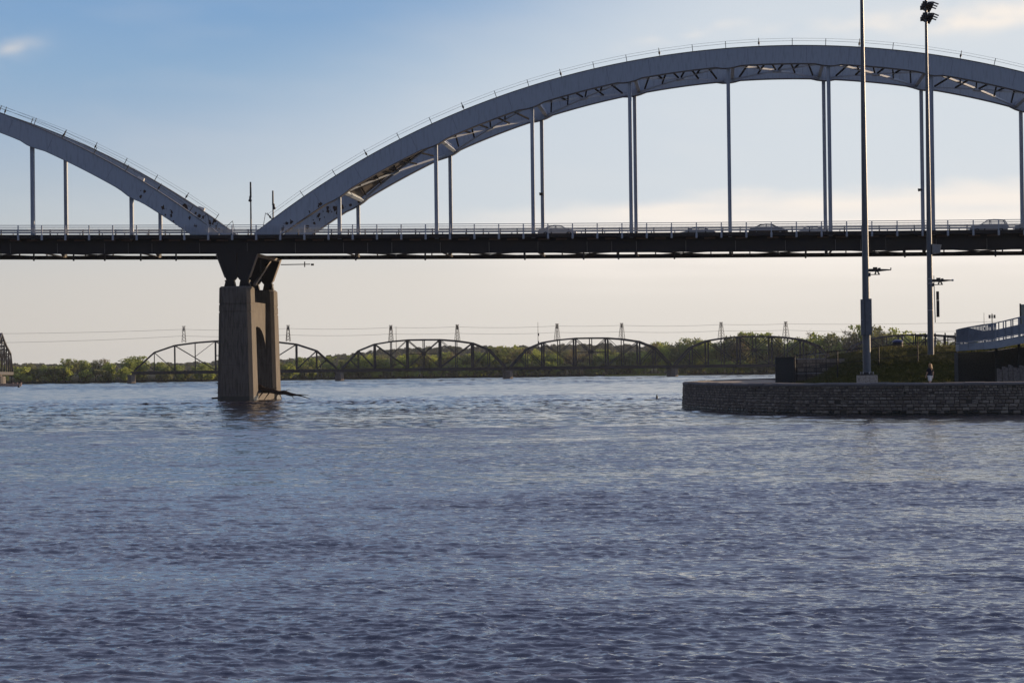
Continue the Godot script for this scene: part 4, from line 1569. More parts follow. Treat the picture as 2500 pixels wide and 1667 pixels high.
	# bin and cabinet
	o = thing("litter_bin", "dark litter bin with a domed blue lid on the bank behind the fence", "bin", Vector3(13.35, 4.5, -187.6))
	s = Sh.new()
	s.lathe(Vector3.ZERO, [[0.34, 0.0], [0.40, 0.05], [0.42, 0.62], [0.40, 0.66]], 16)
	part("drum", s, M.iron, o)
	s = Sh.new()
	s.lathe(Vector3(0, 0.64, 0), [[0.45, 0.0], [0.45, 0.06], [0.36, 0.17], [0.18, 0.23], [0.01, 0.25]], 16)
	part("lid", s, M.blue, o)
	o = thing("utility_cabinet", "small grey metal utility cabinet beside the second light pole", "cabinet", Vector3(15.9, 4.55, -186.0))
	s = Sh.new()
	s.box(Vector3(0, 0.42, 0), Vector3(0.58, 0.76, 0.4))
	part("housing", s, M.grey_paint, o)
	s = Sh.new()
	s.box(Vector3(0, 0.82, 0), Vector3(0.64, 0.05, 0.46))
	part("top", s, M.galv, o)
	s = Sh.new()
	s.box(Vector3(0, 0.40, 0.21), Vector3(0.5, 0.66, 0.02))
	part("door", s, M.grey_paint, o)
	make_poles()
	make_ramp()
	make_person()

func pole_arm(o: Node3D, y: float, z: float, r0: float, lamp: bool) -> void:
	var s := Sh.new()
	s.box(Vector3(r0 + 0.26, y + 0.02, z), Vector3(0.55, 0.20, 0.2))
	s.box(Vector3(r0 + 0.42, y + 0.15, z), Vector3(0.30, 0.16, 0.18))
	s.tube(Vector3(r0 + 0.62, y + 0.08, z), Vector3(r0 + 0.80, y + 0.12, z), 0.09, 0.08, 8)
	part("camera_body", s, M.iron, o)
	s = Sh.new()
	s.loft([[Vector3(r0 + 0.5, y - 0.10, z + 0.09), Vector3(r0 + 0.5, y + 0.11, z + 0.09), Vector3(r0 + 0.5, y + 0.11, z - 0.09), Vector3(r0 + 0.5, y - 0.10, z - 0.09)], [Vector3(r0 + 1.25, y - 0.02, z + 0.05), Vector3(r0 + 1.25, y + 0.08, z + 0.05), Vector3(r0 + 1.25, y + 0.08, z - 0.05), Vector3(r0 + 1.25, y - 0.02, z - 0.05)], [Vector3(r0 + 1.5, y - 0.01, z + 0.03), Vector3(r0 + 1.5, y + 0.05, z + 0.03), Vector3(r0 + 1.5, y + 0.05, z - 0.03), Vector3(r0 + 1.5, y - 0.01, z - 0.03)]])
	part("boom", s, M.iron, o)
	s = Sh.new()
	if lamp:
		s.tube(Vector3(r0 + 1.40, y + 0.03, z), Vector3(r0 + 1.54, y + 0.04, z), 0.075, 0.07, 8)
		part("lens", s, M.galv, o)
	else:
		s.box(Vector3(r0 + 1.50, y + 0.10, z), Vector3(0.07, 0.16, 0.07))
		part("tip", s, M.iron, o)
	s = Sh.new()
	s.bar(Vector3(r0 - 0.05, y - 0.28, z), Vector3(r0 + 0.75, y - 0.28, z), 0.07, 0.06)
	s.bar(Vector3(r0 + 0.40, y - 0.28, z), Vector3(r0 + 0.48, y - 0.05, z), 0.08, 0.1)
	s.bar(Vector3(r0 + 0.70, y - 0.28, z), Vector3(r0 + 0.58, y - 0.05, z), 0.08, 0.1)
	s.box(Vector3(r0 + 0.02, y - 0.28, z), Vector3(0.16, 0.26, 0.2))
	part("bracket", s, M.iron, o)

func lamp_rack(o: Node3D, y: float) -> void:
	for tier in 2:
		var ty := y + 0.85 * tier
		var bar := Sh.new()
		bar.bar(Vector3(0, ty, -1.5), Vector3(0, ty, 1.5), 0.12, 0.12)
		part("crossarm", bar, M.iron, o)
		for k in 3:
			var z := -1.1 + 1.1 * k
			var s := Sh.new()
			s.tube(Vector3(0.02, ty + 0.1, z), Vector3(0.30, ty + 0.02, z), 0.14, 0.25, 10)
			s.tube(Vector3(0.30, ty + 0.02, z), Vector3(0.45, ty - 0.04, z), 0.25, 0.27, 10)
			s.box(Vector3(-0.16, ty + 0.12, z), Vector3(0.34, 0.30, 0.3))
			var fl := part("floodlight", s, M.iron, o)
			var v := Sh.new()
			v.bar(Vector3(0.38, ty + 0.22, z), Vector3(0.85, ty + 0.02, z), 0.46, 0.03)
			part("visor", v, M.galv, fl)

func make_poles() -> void:
	var o := thing("light_pole", "tall grey stadium light pole on a square concrete base behind the river wall", "light pole", Vector3(9.5, 1.70, -163.6), 0.0, "stadium light poles")
	var s := Sh.new()
	s.box(Vector3(0, 0.43, 0), Vector3(1.38, 1.06, 1.38))
	part("concrete_base", s, M.pale_concrete, o)
	s = Sh.new()
	s.lathe(Vector3(0, 0.96, 0), [[0.02, 0.0], [0.50, 0.0], [0.50, 0.09], [0.31, 0.10], [0.30, 0.18]], 20)
	part("base_plate", s, M.iron, o)
	for k in 6:
		s = Sh.new()
		var an := TAU * k / 6.0 + 0.2
		s.tube(Vector3(cos(an) * 0.43, 1.04, sin(an) * 0.43), Vector3(cos(an) * 0.43, 1.2, sin(an) * 0.43), 0.045, 0.045, 6)
		part("bolt", s, M.galv, o)
	s = Sh.new()
	s.tube(Vector3(0, 1.05, 0), Vector3(0, 12.0, 0), 0.285, 0.215, 24)
	s.tube(Vector3(0, 11.9, 0), Vector3(0, 31.5, 0), 0.215, 0.09, 24)
	part("shaft", s, M.pole, o)
	for q in [[-0.26, 3.74, 2.48, 0.26], [0.135, 3.74, 2.52, 0.46]]:
		s = Sh.new()
		s.box(Vector3(q[0], q[1] + q[2] * 0.5, 0.22), Vector3(q[3], q[2], 0.34))
		var bx := part("electrical_cabinet", s, M.pole, o)
		s = Sh.new()
		for e in 2:
			s.box(Vector3(q[0], q[1] + q[2] * (0.25 + 0.5 * e), 0.395), Vector3(q[3] - 0.05, q[2] * 0.47, 0.012))
		part("door", s, M.pole, bx)
		s = Sh.new()
		s.box(Vector3(q[0] + (0.14 if q[0] > 0 else -0.06), q[1] + q[2] * (0.57 if q[0] > 0 else 0.43), 0.40), Vector3(0.1, 0.05, 0.03))
		part("latch", s, M.galv, bx)
	pole_arm(o, 8.22, 0.0, 0.24, false)
	lamp_rack(o, 30.4)
	o = thing("light_pole", "tall grey stadium light pole on the bank, hung with a white floodlight box", "light pole", Vector3(15.05, 4.4, -177.15), 0.0, "stadium light poles")
	s = Sh.new()
	s.tube(Vector3(0, -0.3, 0), Vector3(0, 9.0, 0), 0.235, 0.19, 24)
	s.tube(Vector3(0, 8.9, 0), Vector3(0, 26.6, 0), 0.19, 0.085, 24)
	part("shaft", s, M.pole, o)
	for y in [5.35, 5.0, 3.0]:
		s = Sh.new()
		s.lathe(Vector3(0, y, 0), [[0.20, 0.0], [0.225, 0.0], [0.225, 0.06], [0.20, 0.06]], 20)
		part("strap", s, M.galv, o)
	pole_arm(o, 5.22, 0.0, 0.22, true)
	s = Sh.new()
	s.loft([[Vector3(0.20, 7.22, 0.3), Vector3(0.20, 7.98, 0.3), Vector3(0.20, 7.98, -0.1), Vector3(0.20, 7.22, -0.1)], [Vector3(0.78, 7.30, 0.3), Vector3(0.88, 7.92, 0.3), Vector3(0.88, 7.92, -0.1), Vector3(0.78, 7.30, -0.1)]])
	for e in range(0, s.v.size()):
		pass
	var fb := part("floodlight_box", s, M.pale_concrete, o)
	s = Sh.new()
	s.box(Vector3(0.50, 7.62, 0.31), Vector3(0.52, 0.56, 0.02))
	part("face_panel", s, M.grey_paint, fb)
	s = Sh.new()
	s.tube(Vector3(0.36, 2.1, 0.05), Vector3(0.30, 5.6, 0.05), 0.035, 0.03, 6)
	part("hanger_rod", s, M.iron, o)
	s = Sh.new()
	s.box(Vector3(0.56, 4.1, 0.05), Vector3(0.20, 0.66, 0.2))
	s.box(Vector3(0.57, 3.13, 0.05), Vector3(0.21, 1.24, 0.2))
	part("speaker_panel", s, M.iron, o)
	lamp_rack(o, 24.95)

func make_ramp() -> void:
	var o := thing("footbridge_ramp", "blue-grey steel footbridge ramp with dense picket railing at the right edge", "footbridge")
	# near edge: x, z, underside, deck, rail top
	var e := [[16.4, -170.6, 4.22, 4.70, 5.66], [16.18, -169.0, 4.28, 4.76, 5.78], [16.3, -167.9, 4.29, 4.78, 5.84], [16.9, -167.4, 4.33, 4.82, 5.96], [17.9, -167.3, 4.38, 4.90, 6.12], [18.75, -167.4, 4.43, 4.97, 6.22], [20.75, -167.7, 4.78, 5.34, 6.68], [24.0, -168.3, 4.9, 5.45, 6.72], [32.0, -169.5, 4.95, 5.5, 6.75]]
	var fascia := Sh.new()
	var deck := Sh.new()
	var rail := Sh.new()
	var kerb := Sh.new()
	for k in e.size() - 1:
		var a: Array = e[k]
		var c: Array = e[k + 1]
		var A := Vector3(a[0], 0, a[1])
		var C := Vector3(c[0], 0, c[1])
		fascia.bar(A + Vector3.UP * (a[2] + a[3]) * 0.5, C + Vector3.UP * (c[2] + c[3]) * 0.5, 0.12, a[3] - a[2])
		rail.bar(A + Vector3.UP * a[4], C + Vector3.UP * c[4], 0.07, 0.06)
		kerb.bar(A + Vector3(0, a[3] + 0.10, 0.06), C + Vector3(0, c[3] + 0.10, 0.06), 0.1, 0.05)
	for k in range(2, e.size() - 1):
		var a: Array = e[k]
		var c: Array = e[k + 1]
		deck.quad(Vector3(a[0], a[3] - 0.03, a[1]), Vector3(c[0], c[3] - 0.03, c[1]), Vector3(c[0] + 0.3, c[3] - 0.03, c[1] - 3.0), Vector3(a[0] + 0.1, a[3] - 0.03, a[1] - 3.0))
		deck.quad(Vector3(c[0], c[2] + 0.05, c[1]), Vector3(a[0], a[2] + 0.05, a[1]), Vector3(a[0] + 0.1, a[2] + 0.05, a[1] - 3.0), Vector3(c[0] + 0.3, c[2] + 0.05, c[1] - 3.0))
		var A := Vector3(a[0] + 0.1, 0, a[1] - 3.0)
		var C := Vector3(c[0] + 0.3, 0, c[1] - 3.0)
		fascia.bar(A + Vector3.UP * (a[2] + a[3]) * 0.5, C + Vector3.UP * (c[2] + c[3]) * 0.5, 0.12, a[3] - a[2])
		rail.bar(A + Vector3.UP * a[4], C + Vector3.UP * c[4], 0.07, 0.06)
	part("edge_beam", fascia, M.bluegrey, o)
	part("walkway", deck, M.bluegrey, o)
	part("handrail", rail, M.bluegrey_dark, o)
	part("kerb_angle", kerb, M.bluegrey_pale, o)
	var infill := Sh.new()
	for side in 2:
		for k in e.size() - 1:
			var a: Array = e[k]
			var c: Array = e[k + 1]
			var A := Vector3(a[0], 0, a[1])
			var C := Vector3(c[0], 0, c[1])
			if side == 1:
				if k < 2:
					continue
				A += Vector3(0.1, 0, -3.0)
				C += Vector3(0.3, 0, -3.0)
			var L := A.distance_to(C)
			var n := maxi(2, int(L / (0.10 if a[0] < 18.7 else 0.5)))
			for q in n:
				var f := (q + 0.5) / n
				var p := A.lerp(C, f)
				var s := Sh.new()
				var y0 := lerpf(a[3], c[3], f)
				var y1 := lerpf(a[4], c[4], f)
				s.box(Vector3(p.x, (y0 + y1) * 0.5, p.z), Vector3(0.055, y1 - y0, 0.045) if a[0] < 18.7 else Vector3(0.08, y1 - y0, 0.07))
				part("picket" if a[0] < 18.7 else "rail_post", s, M.bluegrey_dark, o)
			if k > 0:                                                # solid panel: full height round the bend, lower on the straight
				var ra := lerpf(0.97, 0.62, smoothstep(17.2, 18.0, a[0]))
				var rc := lerpf(0.97, 0.62, smoothstep(17.2, 18.0, c[0]))
				infill.quad(Vector3(A.x, a[3] + 0.16, A.z - 0.03), Vector3(C.x, c[3] + 0.16, C.z - 0.03), Vector3(C.x, lerpf(c[3], c[4], rc), C.z - 0.03), Vector3(A.x, lerpf(a[3], a[4], ra), A.z - 0.03))
	part("infill_panel", infill, M.bluegrey_dark, o)
	var ab := thing("ramp_abutment", "shadowed dark concrete abutment under the footbridge ramp", "abutment", Vector3(16.5, 1.5, -171.0))
	var s := Sh.new()
	s.prism(PackedVector2Array([Vector2(0, 0), Vector2(22, 0), Vector2(22, 3.2), Vector2(4.2, 3.0), Vector2(2.2, 2.75), Vector2(0, 2.7)]), -3.2, -0.4)
	part("wall", s, M.dark_concrete, ab)
	for k in 4:
		s = Sh.new()
		s.bar(Vector3(2.5 + 1.6 * k, 0.2, 1.8), Vector3(2.5 + 1.6 * k, 3.0 + 0.25 * k, 1.8), 0.2, 0.2)
		part("column", s, M.dark_concrete, ab)
	var cw := thing("concrete_panel_wall", "pale stepped concrete panel wall under the footbridge at the right edge", "wall", Vector3(18.05, 1.6, -160.4))
	var x := 0.0
	var k := 0
	while x < 7.0:
		var wd: float = [0.34, 0.42, 0.30, 0.46][k % 4]
		s = Sh.new()
		var hh := 1.42 + 0.10 * (k % 3) + 0.025 * k
		s.prism(PackedVector2Array([Vector2(x + 0.012, 0), Vector2(x + wd - 0.012, 0), Vector2(x + wd - 0.012, hh - 0.10), Vector2(x + wd * 0.4, hh), Vector2(x + 0.012, hh)]), -0.3, 0.03 * (k % 2))
		part("panel", s, M.mid_concrete, cw)
		x += wd
		k += 1
	var sg := thing("sign_board", "grey sign board with dark edge rising behind the footbridge at the right edge", "sign", Vector3(21.15, 5.2, -172.6))
	s = Sh.new()
	s.box(Vector3(1.1, 1.7, 0), Vector3(2.1, 1.5, 0.08))
	part("panel", s, M.grey_green, sg)
	s = Sh.new()
	s.box(Vector3(0.0, 1.72, 0), Vector3(0.1, 1.58, 0.14))
	s.box(Vector3(2.2, 1.72, 0), Vector3(0.1, 1.58, 0.14))
	part("frame", s, M.iron, sg)
	for px in [0.5, 1.7]:
		s = Sh.new()
		s.box(Vector3(px, 0.5, -0.08), Vector3(0.1, 2.4, 0.08))
		part("post", s, M.iron, sg)

# ---------------------------------------------------------------- person
func field_mesh(bones: Array, cell: float, blend: float) -> Sh:      # surface nets round tapered capsules [a, b, ra, rb]
	var lo := Vector3.ONE * 1e9
	var hi := -lo
	for b in bones:
		for k in 2:
			var rad: float = b[2 + k] + cell * 2.0
			lo = lo.min(b[k] - Vector3.ONE * rad)
			hi = hi.max(b[k] + Vector3.ONE * rad)
	var nx := int((hi.x - lo.x) / cell) + 2
	var ny := int((hi.y - lo.y) / cell) + 2
	var nz := int((hi.z - lo.z) / cell) + 2
	var f := PackedFloat32Array()
	f.resize(nx * ny * nz)
	f.fill(1.0)
	for b in bones:
		var A: Vector3 = b[0]
		var B: Vector3 = b[1]
		var rm: float = maxf(b[2], b[3]) + cell * 2.0 + blend
		var l := ((A.min(B) - Vector3.ONE * rm - lo) / cell).floor()
		var h := ((A.max(B) + Vector3.ONE * rm - lo) / cell).ceil()
		var ab := B - A
		var len2 := maxf(ab.length_squared(), 1e-8)
		for i in range(maxi(0, int(l.x)), mini(nx, int(h.x))):
			for j in range(maxi(0, int(l.y)), mini(ny, int(h.y))):
				for k in range(maxi(0, int(l.z)), mini(nz, int(h.z))):
					var p := lo + Vector3(i, j, k) * cell
					var t := clampf((p - A).dot(ab) / len2, 0.0, 1.0)
					var d := p.distance_to(A + ab * t) - lerpf(b[2], b[3], t)
					var at := (i * ny + j) * nz + k
					var o := f[at]
					var m := clampf(0.5 + 0.5 * (o - d) / blend, 0.0, 1.0)
					f[at] = lerpf(o, d, m) - blend * m * (1.0 - m)
	var verts := {}
	var s := Sh.new()
	var place := func(i: int, j: int, k: int) -> Vector3:
		var key := (i * ny + j) * nz + k
		if verts.has(key):
			return verts[key]
		var sum := Vector3.ZERO
		var n := 0
		for e in [[0, 1], [2, 3], [4, 5], [6, 7], [0, 2], [1, 3], [4, 6], [5, 7], [0, 4], [1, 5], [2, 6], [3, 7]]:
			var c0 := Vector3i(i + (e[0] & 1), j + ((e[0] >> 1) & 1), k + (e[0] >> 2))
			var c1 := Vector3i(i + (e[1] & 1), j + ((e[1] >> 1) & 1), k + (e[1] >> 2))
			var a := f[(c0.x * ny + c0.y) * nz + c0.z]
			var b := f[(c1.x * ny + c1.y) * nz + c1.z]
			if (a < 0) != (b < 0):
				sum += Vector3(c0).lerp(Vector3(c1), a / (a - b))
				n += 1
		verts[key] = lo + sum / maxi(n, 1) * cell
		return verts[key]
	for i in range(1, nx - 1):
		for j in range(1, ny - 1):
			for k in range(1, nz - 1):
				var a := f[(i * ny + j) * nz + k] < 0
				for ax in 3:
					var c := [((i + 1) * ny + j) * nz + k, (i * ny + j + 1) * nz + k, (i * ny + j) * nz + k + 1][ax] as int
					if (f[c] < 0) == a:
						continue
					var q: Array
					if ax == 0:
						q = [place.call(i, j - 1, k - 1), place.call(i, j, k - 1), place.call(i, j, k), place.call(i, j - 1, k)]
					elif ax == 1:
						q = [place.call(i - 1, j, k - 1), place.call(i - 1, j, k), place.call(i, j, k), place.call(i, j, k - 1)]
					else:
						q = [place.call(i - 1, j - 1, k), place.call(i, j - 1, k), place.call(i, j, k), place.call(i - 1, j, k)]
					if a:
						s.quad(q[0], q[1], q[2], q[3])
					else:
						s.quad(q[3], q[2], q[1], q[0])
	return s

func make_person() -> void:
	# walking to the left, seen from behind the shoulder; local +x is the way she walks
	var o := thing("person", "person with long fair hair, navy shirt and white shorts walking behind the river wall", "person", Vector3(13.14, 1.72, -155.4), PI - 0.9)
	var hip := 0.90
	var sh := 1.36
	var V := func(x: float, y: float, z: float) -> Vector3: return Vector3(x, y, z)
	var body := [
		[Vector3(0, hip, -0.07), Vector3(0, hip, 0.07), 0.125, 0.125], [Vector3(0, hip + 0.05, 0), Vector3(0.01, 1.10, 0), 0.13, 0.105], [Vector3(0.01, 1.10, 0), Vector3(0, 1.28, 0), 0.105, 0.125],
		[Vector3(0, sh - 0.03, -0.12), Vector3(0, sh - 0.03, 0.12), 0.075, 0.075], [Vector3(0, sh, 0), Vector3(0.02, 1.47, 0), 0.055, 0.05],
		[Vector3(0, hip - 0.05, 0.085), Vector3(0.13, 0.48, 0.085), 0.095, 0.058], [Vector3(0.13, 0.48, 0.085), Vector3(0.09, 0.09, 0.085), 0.056, 0.036], [Vector3(0.09, 0.05, 0.085), Vector3(0.26, 0.03, 0.095), 0.036, 0.026],
		[Vector3(0, hip - 0.05, -0.085), Vector3(-0.06, 0.48, -0.085), 0.095, 0.058], [Vector3(-0.06, 0.48, -0.085), Vector3(-0.26, 0.12, -0.085), 0.056, 0.036], [Vector3(-0.26, 0.09, -0.085), Vector3(-0.12, 0.03, -0.095), 0.036, 0.026],
		[Vector3(0, sh - 0.03, 0.165), Vector3(-0.07, 1.08, 0.215), 0.047, 0.037], [Vector3(-0.07, 1.08, 0.215), Vector3(-0.02, 0.84, 0.225), 0.037, 0.026],
		[Vector3(0, sh - 0.03, -0.165), Vector3(0.07, 1.08, -0.215), 0.047, 0.037], [Vector3(0.07, 1.08, -0.215), Vector3(0.16, 0.86, -0.215), 0.037, 0.026]]
	var b := field_mesh(body, 0.022, 0.03)
	var head := field_mesh([[Vector3(0.02, 1.54, 0), Vector3(0.015, 1.58, 0), 0.082, 0.092], [Vector3(0.06, 1.485, 0), Vector3(0.085, 1.48, 0), 0.045, 0.03], [Vector3(0.105, 1.545, 0), Vector3(0.122, 1.525, 0), 0.012, 0.015], [Vector3(0.02, 1.54, 0.088), Vector3(0.01, 1.56, 0.092), 0.014, 0.016], [Vector3(0.02, 1.54, -0.088), Vector3(0.01, 1.56, -0.092), 0.014, 0.016], [Vector3(0.10, 1.495, -0.018), Vector3(0.10, 1.495, 0.018), 0.010, 0.010]], 0.009, 0.012)
	for w in [[Vector3(-0.02, 0.84, 0.225), Vector3(0.02, -1, 0).normalized(), 1.0], [Vector3(0.16, 0.86, -0.215), Vector3(0.35, -1, 0).normalized(), -1.0]]:
		var wr: Vector3 = w[0]
		var dn: Vector3 = w[1]
		var fw := Vector3(-dn.y, dn.x, 0)
		var inn := Vector3(0, 0, -w[2])
		var bones := [[wr, wr + dn * 0.05, 0.024, 0.026], [wr + dn * 0.04 + fw * 0.02, wr + dn * 0.085 + fw * 0.022, 0.017, 0.015], [wr + dn * 0.04 - fw * 0.02, wr + dn * 0.08 - fw * 0.024, 0.017, 0.014]]
		for k in 4:
			var off := fw * (0.030 - 0.019 * k)
			var ln: float = [0.066, 0.074, 0.068, 0.054][k]
			var p0 := wr + dn * 0.082 + off
			var p1 := p0 + (dn + inn * 0.25).normalized() * ln * 0.5
			bones.append([p0, p1, 0.0085, 0.008])
			bones.append([p1, p1 + (dn + inn * 0.9).normalized() * ln * 0.5, 0.008, 0.0065])
		bones.append([wr + dn * 0.03 + fw * 0.025, wr + dn * 0.06 + fw * 0.05 + inn * 0.012, 0.012, 0.0095])
		bones.append([wr + dn * 0.06 + fw * 0.05 + inn * 0.012, wr + dn * 0.092 + fw * 0.055 + inn * 0.02, 0.0095, 0.0075])
		var hd := field_mesh(bones, 0.006, 0.006)
		b.v.append_array(hd.v); b.n.append_array(hd.n); b.col.append_array(hd.col)
	b.v.append_array(head.v); b.n.append_array(head.n); b.col.append_array(head.col)
	part("body", b, M.skin, o)
	var hair := field_mesh([[Vector3(0.0, 1.59, 0), Vector3(-0.01, 1.61, 0), 0.105, 0.10], [Vector3(-0.04, 1.56, -0.03), Vector3(-0.09, 1.40, -0.02), 0.085, 0.07], [Vector3(-0.04, 1.56, 0.04), Vector3(-0.085, 1.38, 0.05), 0.08, 0.05], [Vector3(-0.09, 1.40, 0), Vector3(-0.13, 1.27, 0.01), 0.065, 0.03], [Vector3(-0.06, 1.48, 0.07), Vector3(-0.14, 1.34, 0.10), 0.04, 0.015]], 0.012, 0.03)
	part("hair", hair, M.hair, o)
	var shirt := field_mesh([[Vector3(0, 0.93, -0.06), Vector3(0, 0.93, 0.06), 0.138, 0.138], [Vector3(0, 0.94, 0), Vector3(0.01, 1.10, 0), 0.142, 0.122], [Vector3(0.01, 1.10, 0), Vector3(0, 1.28, 0), 0.122, 0.140], [Vector3(0, sh - 0.035, -0.12), Vector3(0, sh - 0.035, 0.12), 0.088, 0.088], [Vector3(0, sh - 0.03, 0.165), Vector3(-0.045, 1.18, 0.198), 0.062, 0.060], [Vector3(0, sh - 0.03, -0.165), Vector3(0.045, 1.18, -0.198), 0.062, 0.060]], 0.018, 0.03)
	part("shirt", shirt, M.navy, o)
	var shorts := field_mesh([[Vector3(0, hip - 0.02, -0.065), Vector3(0, hip - 0.02, 0.065), 0.134, 0.134], [Vector3(0, hip - 0.06, 0.085), Vector3(0.085, 0.60, 0.087), 0.108, 0.098], [Vector3(0, hip - 0.06, -0.085), Vector3(-0.04, 0.60, -0.087), 0.108, 0.098]], 0.018, 0.025)
	part("shorts", shorts, M.white_cloth, o)
	for q in [[0.15, 0.09, 0.035], [-0.2, -0.09, 0.05]]:
		var sh2 := field_mesh([[Vector3(q[0] - 0.08, q[2] + 0.01, q[1]), Vector3(q[0] + 0.12, q[2], q[1]), 0.046, 0.036]], 0.016, 0.01)
		part("shoe", sh2, M.white_cloth, o)

# ---------------------------------------------------------------- everything
func _ready() -> void:
	rng.seed = 12
	# camera
	var cam := Camera3D.new()
	cam.name = "camera"
	add_child(cam)
	cam.position = Vector3(0, 3.23, 0)
	cam.basis = Basis(Vector3.UP, 0.092892) * Basis(Vector3.RIGHT, 0.012755) * Basis(Vector3.BACK, -0.012)
	cam.fov = 16.64
	cam.near = 0.5
	cam.far = 20000.0
	cam.current = true
	# sky, air
	var env := Environment.new()
	env.background_mode = Environment.BG_SKY
	var sk := Sky.new()
	sk.sky_material = make_sky()
	env.sky = sk
	env.background_energy_multiplier = 0.85
	env.tonemap_mode = Environment.TONE_MAPPER_LINEAR
	env.tonemap_exposure = 1.2
	env.sdfgi_enabled = true
	env.ssao_enabled = true
	env.ssil_enabled = true
	env.fog_enabled = true
	env.fog_density = 0.000045
	env.fog_light_color = Color(0.84, 0.88, 0.94)
	var we := WorldEnvironment.new()
	we.name = "world_environment"
	we.environment = env
	add_child(we)
	var sun := DirectionalLight3D.new()
	sun.name = "sun"
	add_child(sun)
	sun.basis = Basis.looking_at(-SUN.normalized())
	sun.light_color = Color(1.0, 0.87, 0.71)
	sun.light_energy = 1.55
	sun.light_angular_distance = 0.5
	sun.shadow_enabled = true
	# materials (linear base colours)
	var worn := speckle(1, 0.010, [[0.0, 0.72], [0.45, 0.95], [0.6, 1.0], [1.0, 0.86]])
	var streak := speckle(2, 0.02, [[0.0, 0.35], [0.35, 0.72], [0.62, 1.0], [1.0, 0.7]])
	var rough := speckle(3, 0.03, [[0.0, 0.45], [0.4, 0.8], [0.65, 1.0], [1.0, 0.75]])
	var earth := speckle(4, 0.03, [[0.0, Color(0.5, 0.45, 0.35)], [0.45, Color(0.85, 0.9, 0.7)], [0.6, Color(1, 1, 0.8)], [1.0, Color(0.8, 0.65, 0.5)]])
	mat("steel", Color(0.335, 0.395, 0.475), 0.55, worn, 0.11)
	M.steel.albedo_texture = speckle(6, 0.018, [[0.0, 0.72], [0.38, 0.93], [0.6, 1.0], [1.0, 0.88]])
	M.steel.uv1_scale = Vector3(0.30, 0.045, 0.30)
	mat("steel_dark", Color(0.07, 0.07, 0.08), 0.6, worn, 0.2)
	mat("steel_seam", Color(0.25, 0.29, 0.36), 0.6, worn, 0.3)
	mat("portal", Color(0.065, 0.056, 0.052), 0.75, worn, 0.2)
	mat("brace", Color(0.016, 0.016, 0.018), 1.0).metallic_specular = 0.1
	mat("rust", Color(0.060, 0.038, 0.028), 0.9, rough, 0.8)
	mat("rusty", Color(0.105, 0.062, 0.043), 0.85, rough, 0.7)
	mat("rusty_pale", Color(0.20, 0.17, 0.145), 0.8, rough, 0.5)
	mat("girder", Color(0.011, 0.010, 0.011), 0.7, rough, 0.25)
	mat("girder_pale", Color(0.14, 0.13, 0.125), 0.7, rough, 0.6)
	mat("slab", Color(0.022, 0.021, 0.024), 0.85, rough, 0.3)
	mat("asphalt", Color(0.05, 0.05, 0.05), 0.9, rough, 0.4)
	mat("rail", Color(0.38, 0.42, 0.48), 0.5, worn, 0.4)
	mat("galv", Color(0.36, 0.37, 0.39), 0.45, worn, 0.5, 0.3)
	mat("iron", Color(0.018, 0.018, 0.020), 0.6)
	mat("concrete", Color(0.128, 0.112, 0.094), 0.9, streak, 0.12)
	M.concrete.uv1_scale = Vector3(0.35, 0.035, 0.35)
	mat("concrete_dark", Color(0.10, 0.085, 0.07), 0.9, streak, 0.2)
	mat("pale_concrete", Color(0.40, 0.37, 0.33), 0.9, streak, 0.5)
	mat("mid_concrete", Color(0.15, 0.145, 0.14), 0.9, streak, 0.5)
	mat("stone_wet", Color(0.035, 0.038, 0.030), 0.35, rough, 1.0)
	mat("tide", Color(0.045, 0.042, 0.034), 0.4, rough, 0.5)
	mat("dark_concrete", Color(0.050, 0.055, 0.055), 0.9, rough, 0.5)
	mat("bark", Color(0.055, 0.042, 0.033), 0.95, rough, 0.8)
	mat("truss", Color(0.009, 0.009, 0.013), 0.7)
	mat("wire", Color(0.05, 0.05, 0.05), 0.6)
	mat("old_stone", Color(0.17, 0.15, 0.13), 0.9, rough, 0.25)
	mat("tan", Color(0.45, 0.32, 0.24), 0.9, rough, 0.4)
	mat("white", Color(0.75, 0.72, 0.68), 0.6)
	mat("red", Color(0.5, 0.03, 0.03), 0.3)
	mat("rubber", Color(0.02, 0.02, 0.02), 0.8)
	mat("silver", Color(0.42, 0.42, 0.43), 0.3, null, 1.0, 0.3)
	mat("black_paint", Color(0.03, 0.03, 0.035), 0.25)
	mat("grey_car", Color(0.22, 0.23, 0.25), 0.3, null, 1.0, 0.3)
	mat("white_car", Color(0.6, 0.6, 0.6), 0.3)
	mat("mud", Color(0.022, 0.024, 0.012), 0.95, rough, 0.05)
	mat("spring_grass", Color(0.16, 0.16, 0.045), 0.95, earth, 0.08)
	mat("grass", Color(0.045, 0.046, 0.016), 0.95, earth, 0.35)
	mat("gravel", Color(0.34, 0.275, 0.19), 0.95, rough, 0.6)
	mat("hill", Color(0.06, 0.07, 0.04), 0.95, rough, 0.01)
	mat("mortar", Color(0.075, 0.07, 0.06), 0.95, rough, 0.8)
	mat("coping", Color(0.17, 0.16, 0.15), 0.95, rough, 0.7)
	mat("stone_a", Color(0.24, 0.212, 0.175), 0.92, rough, 1.1)
	mat("stone_b", Color(0.17, 0.152, 0.13), 0.92, rough, 1.3)
	mat("stone_c", Color(0.31, 0.275, 0.225), 0.92, rough, 0.9)
	mat("stone_d", Color(0.20, 0.17, 0.138), 0.92, rough, 1.2)
	mat("pole", Color(0.095, 0.115, 0.14), 0.4, worn, 0.3)
	mat("grey_paint", Color(0.24, 0.25, 0.26), 0.5, worn, 0.6)
	mat("grey_green", Color(0.20, 0.23, 0.20), 0.6)
	mat("blue", Color(0.02, 0.025, 0.09), 0.3)
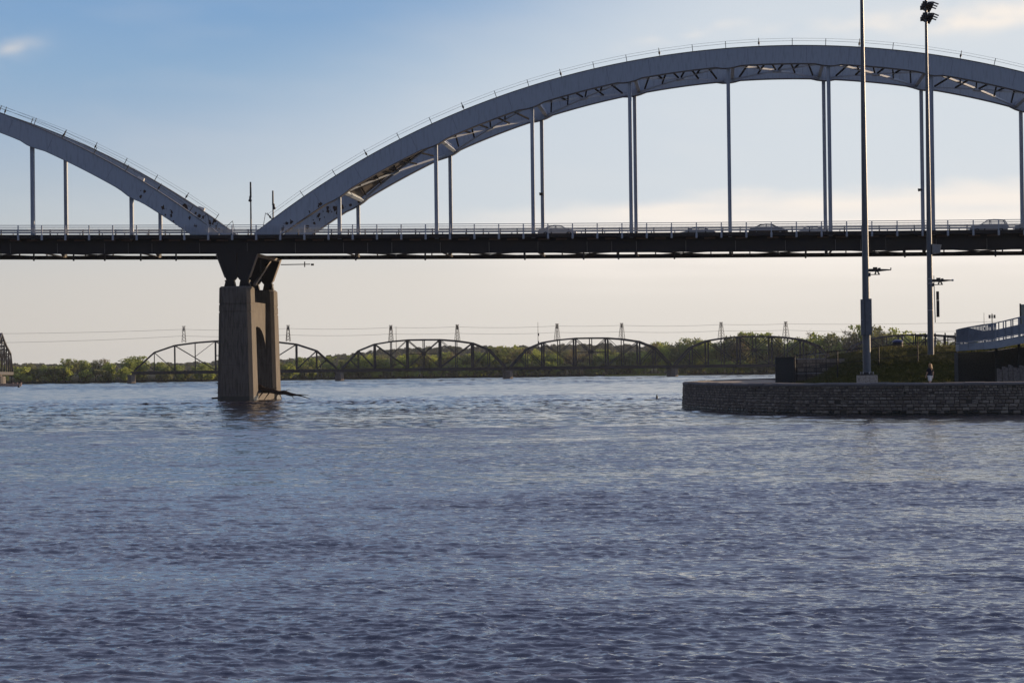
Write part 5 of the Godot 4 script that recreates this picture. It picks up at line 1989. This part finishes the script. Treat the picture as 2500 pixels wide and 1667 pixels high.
	mat("bluegrey", Color(0.24, 0.29, 0.355), 0.55, worn, 0.3)
	mat("bluegrey_dark", Color(0.17, 0.21, 0.27), 0.55, worn, 0.3)
	mat("bluegrey_pale", Color(0.32, 0.36, 0.42), 0.5)
	mat("skin", Color(0.55, 0.33, 0.24), 0.6)
	mat("hair", Color(0.42, 0.22, 0.08), 0.55)
	mat("navy", Color(0.012, 0.014, 0.032), 0.9)
	mat("white_cloth", Color(0.72, 0.71, 0.70), 0.9)
	var g := mat("glass", Color(0.05, 0.07, 0.075, 0.22), 0.05)
	g.transparency = BaseMaterial3D.TRANSPARENCY_ALPHA
	for lf in ["leaf", "blade"]:
		var m := mat(lf, Color.WHITE, 0.8)
		m.vertex_color_use_as_albedo = true
		m.cull_mode = BaseMaterial3D.CULL_DISABLED
		m.backlight_enabled = true
		m.backlight = Color(0.95, 0.95, 0.95)
	for nm in ["mud", "hill", "grass", "spring_grass", "bark"]:
		M[nm].metallic_specular = 0.05
	# setting, then things
	make_water()
	make_far_shore()
	make_promontory()
	make_arch_bridge()
	make_pier()
	make_bridge_lamps()
	make_truss_bridge()
	make_car("sedan", "silver sedan on the bridge behind the third arch hanger pair", M.silver, Vector3(-20.7, slab(-20.7) - 0.20, -284.0), 0.0, "sedan")
	make_car("sedan", "grey sedan with a red tail light left of the single hanger", M.grey_car, Vector3(-3.9, slab(-3.9) - 0.20, -289.5), PI, "sedan")
	make_car("sedan", "dark sedan right of the single hanger on the bridge", M.black_paint, Vector3(4.9, slab(4.9) - 0.20, -284.2), 0.0, "sedan")
	make_car("sedan", "pale low car partly hidden behind the dark sedan on the bridge", M.silver, Vector3(10.1, slab(10.1) - 0.20, -290.0), PI, "sedan")
	make_car("sport_utility_vehicle", "grey estate car at the right end of the bridge railing", M.grey_car, Vector3(31.2, slab(31.2) - 0.20, -284.4), PI, "suv")
	make_car("sport_utility_vehicle", "green-grey car at the right edge of the picture on the bridge", M.grey_car, Vector3(36.4, slab(36.4) - 0.20, -283.6), PI, "suv")
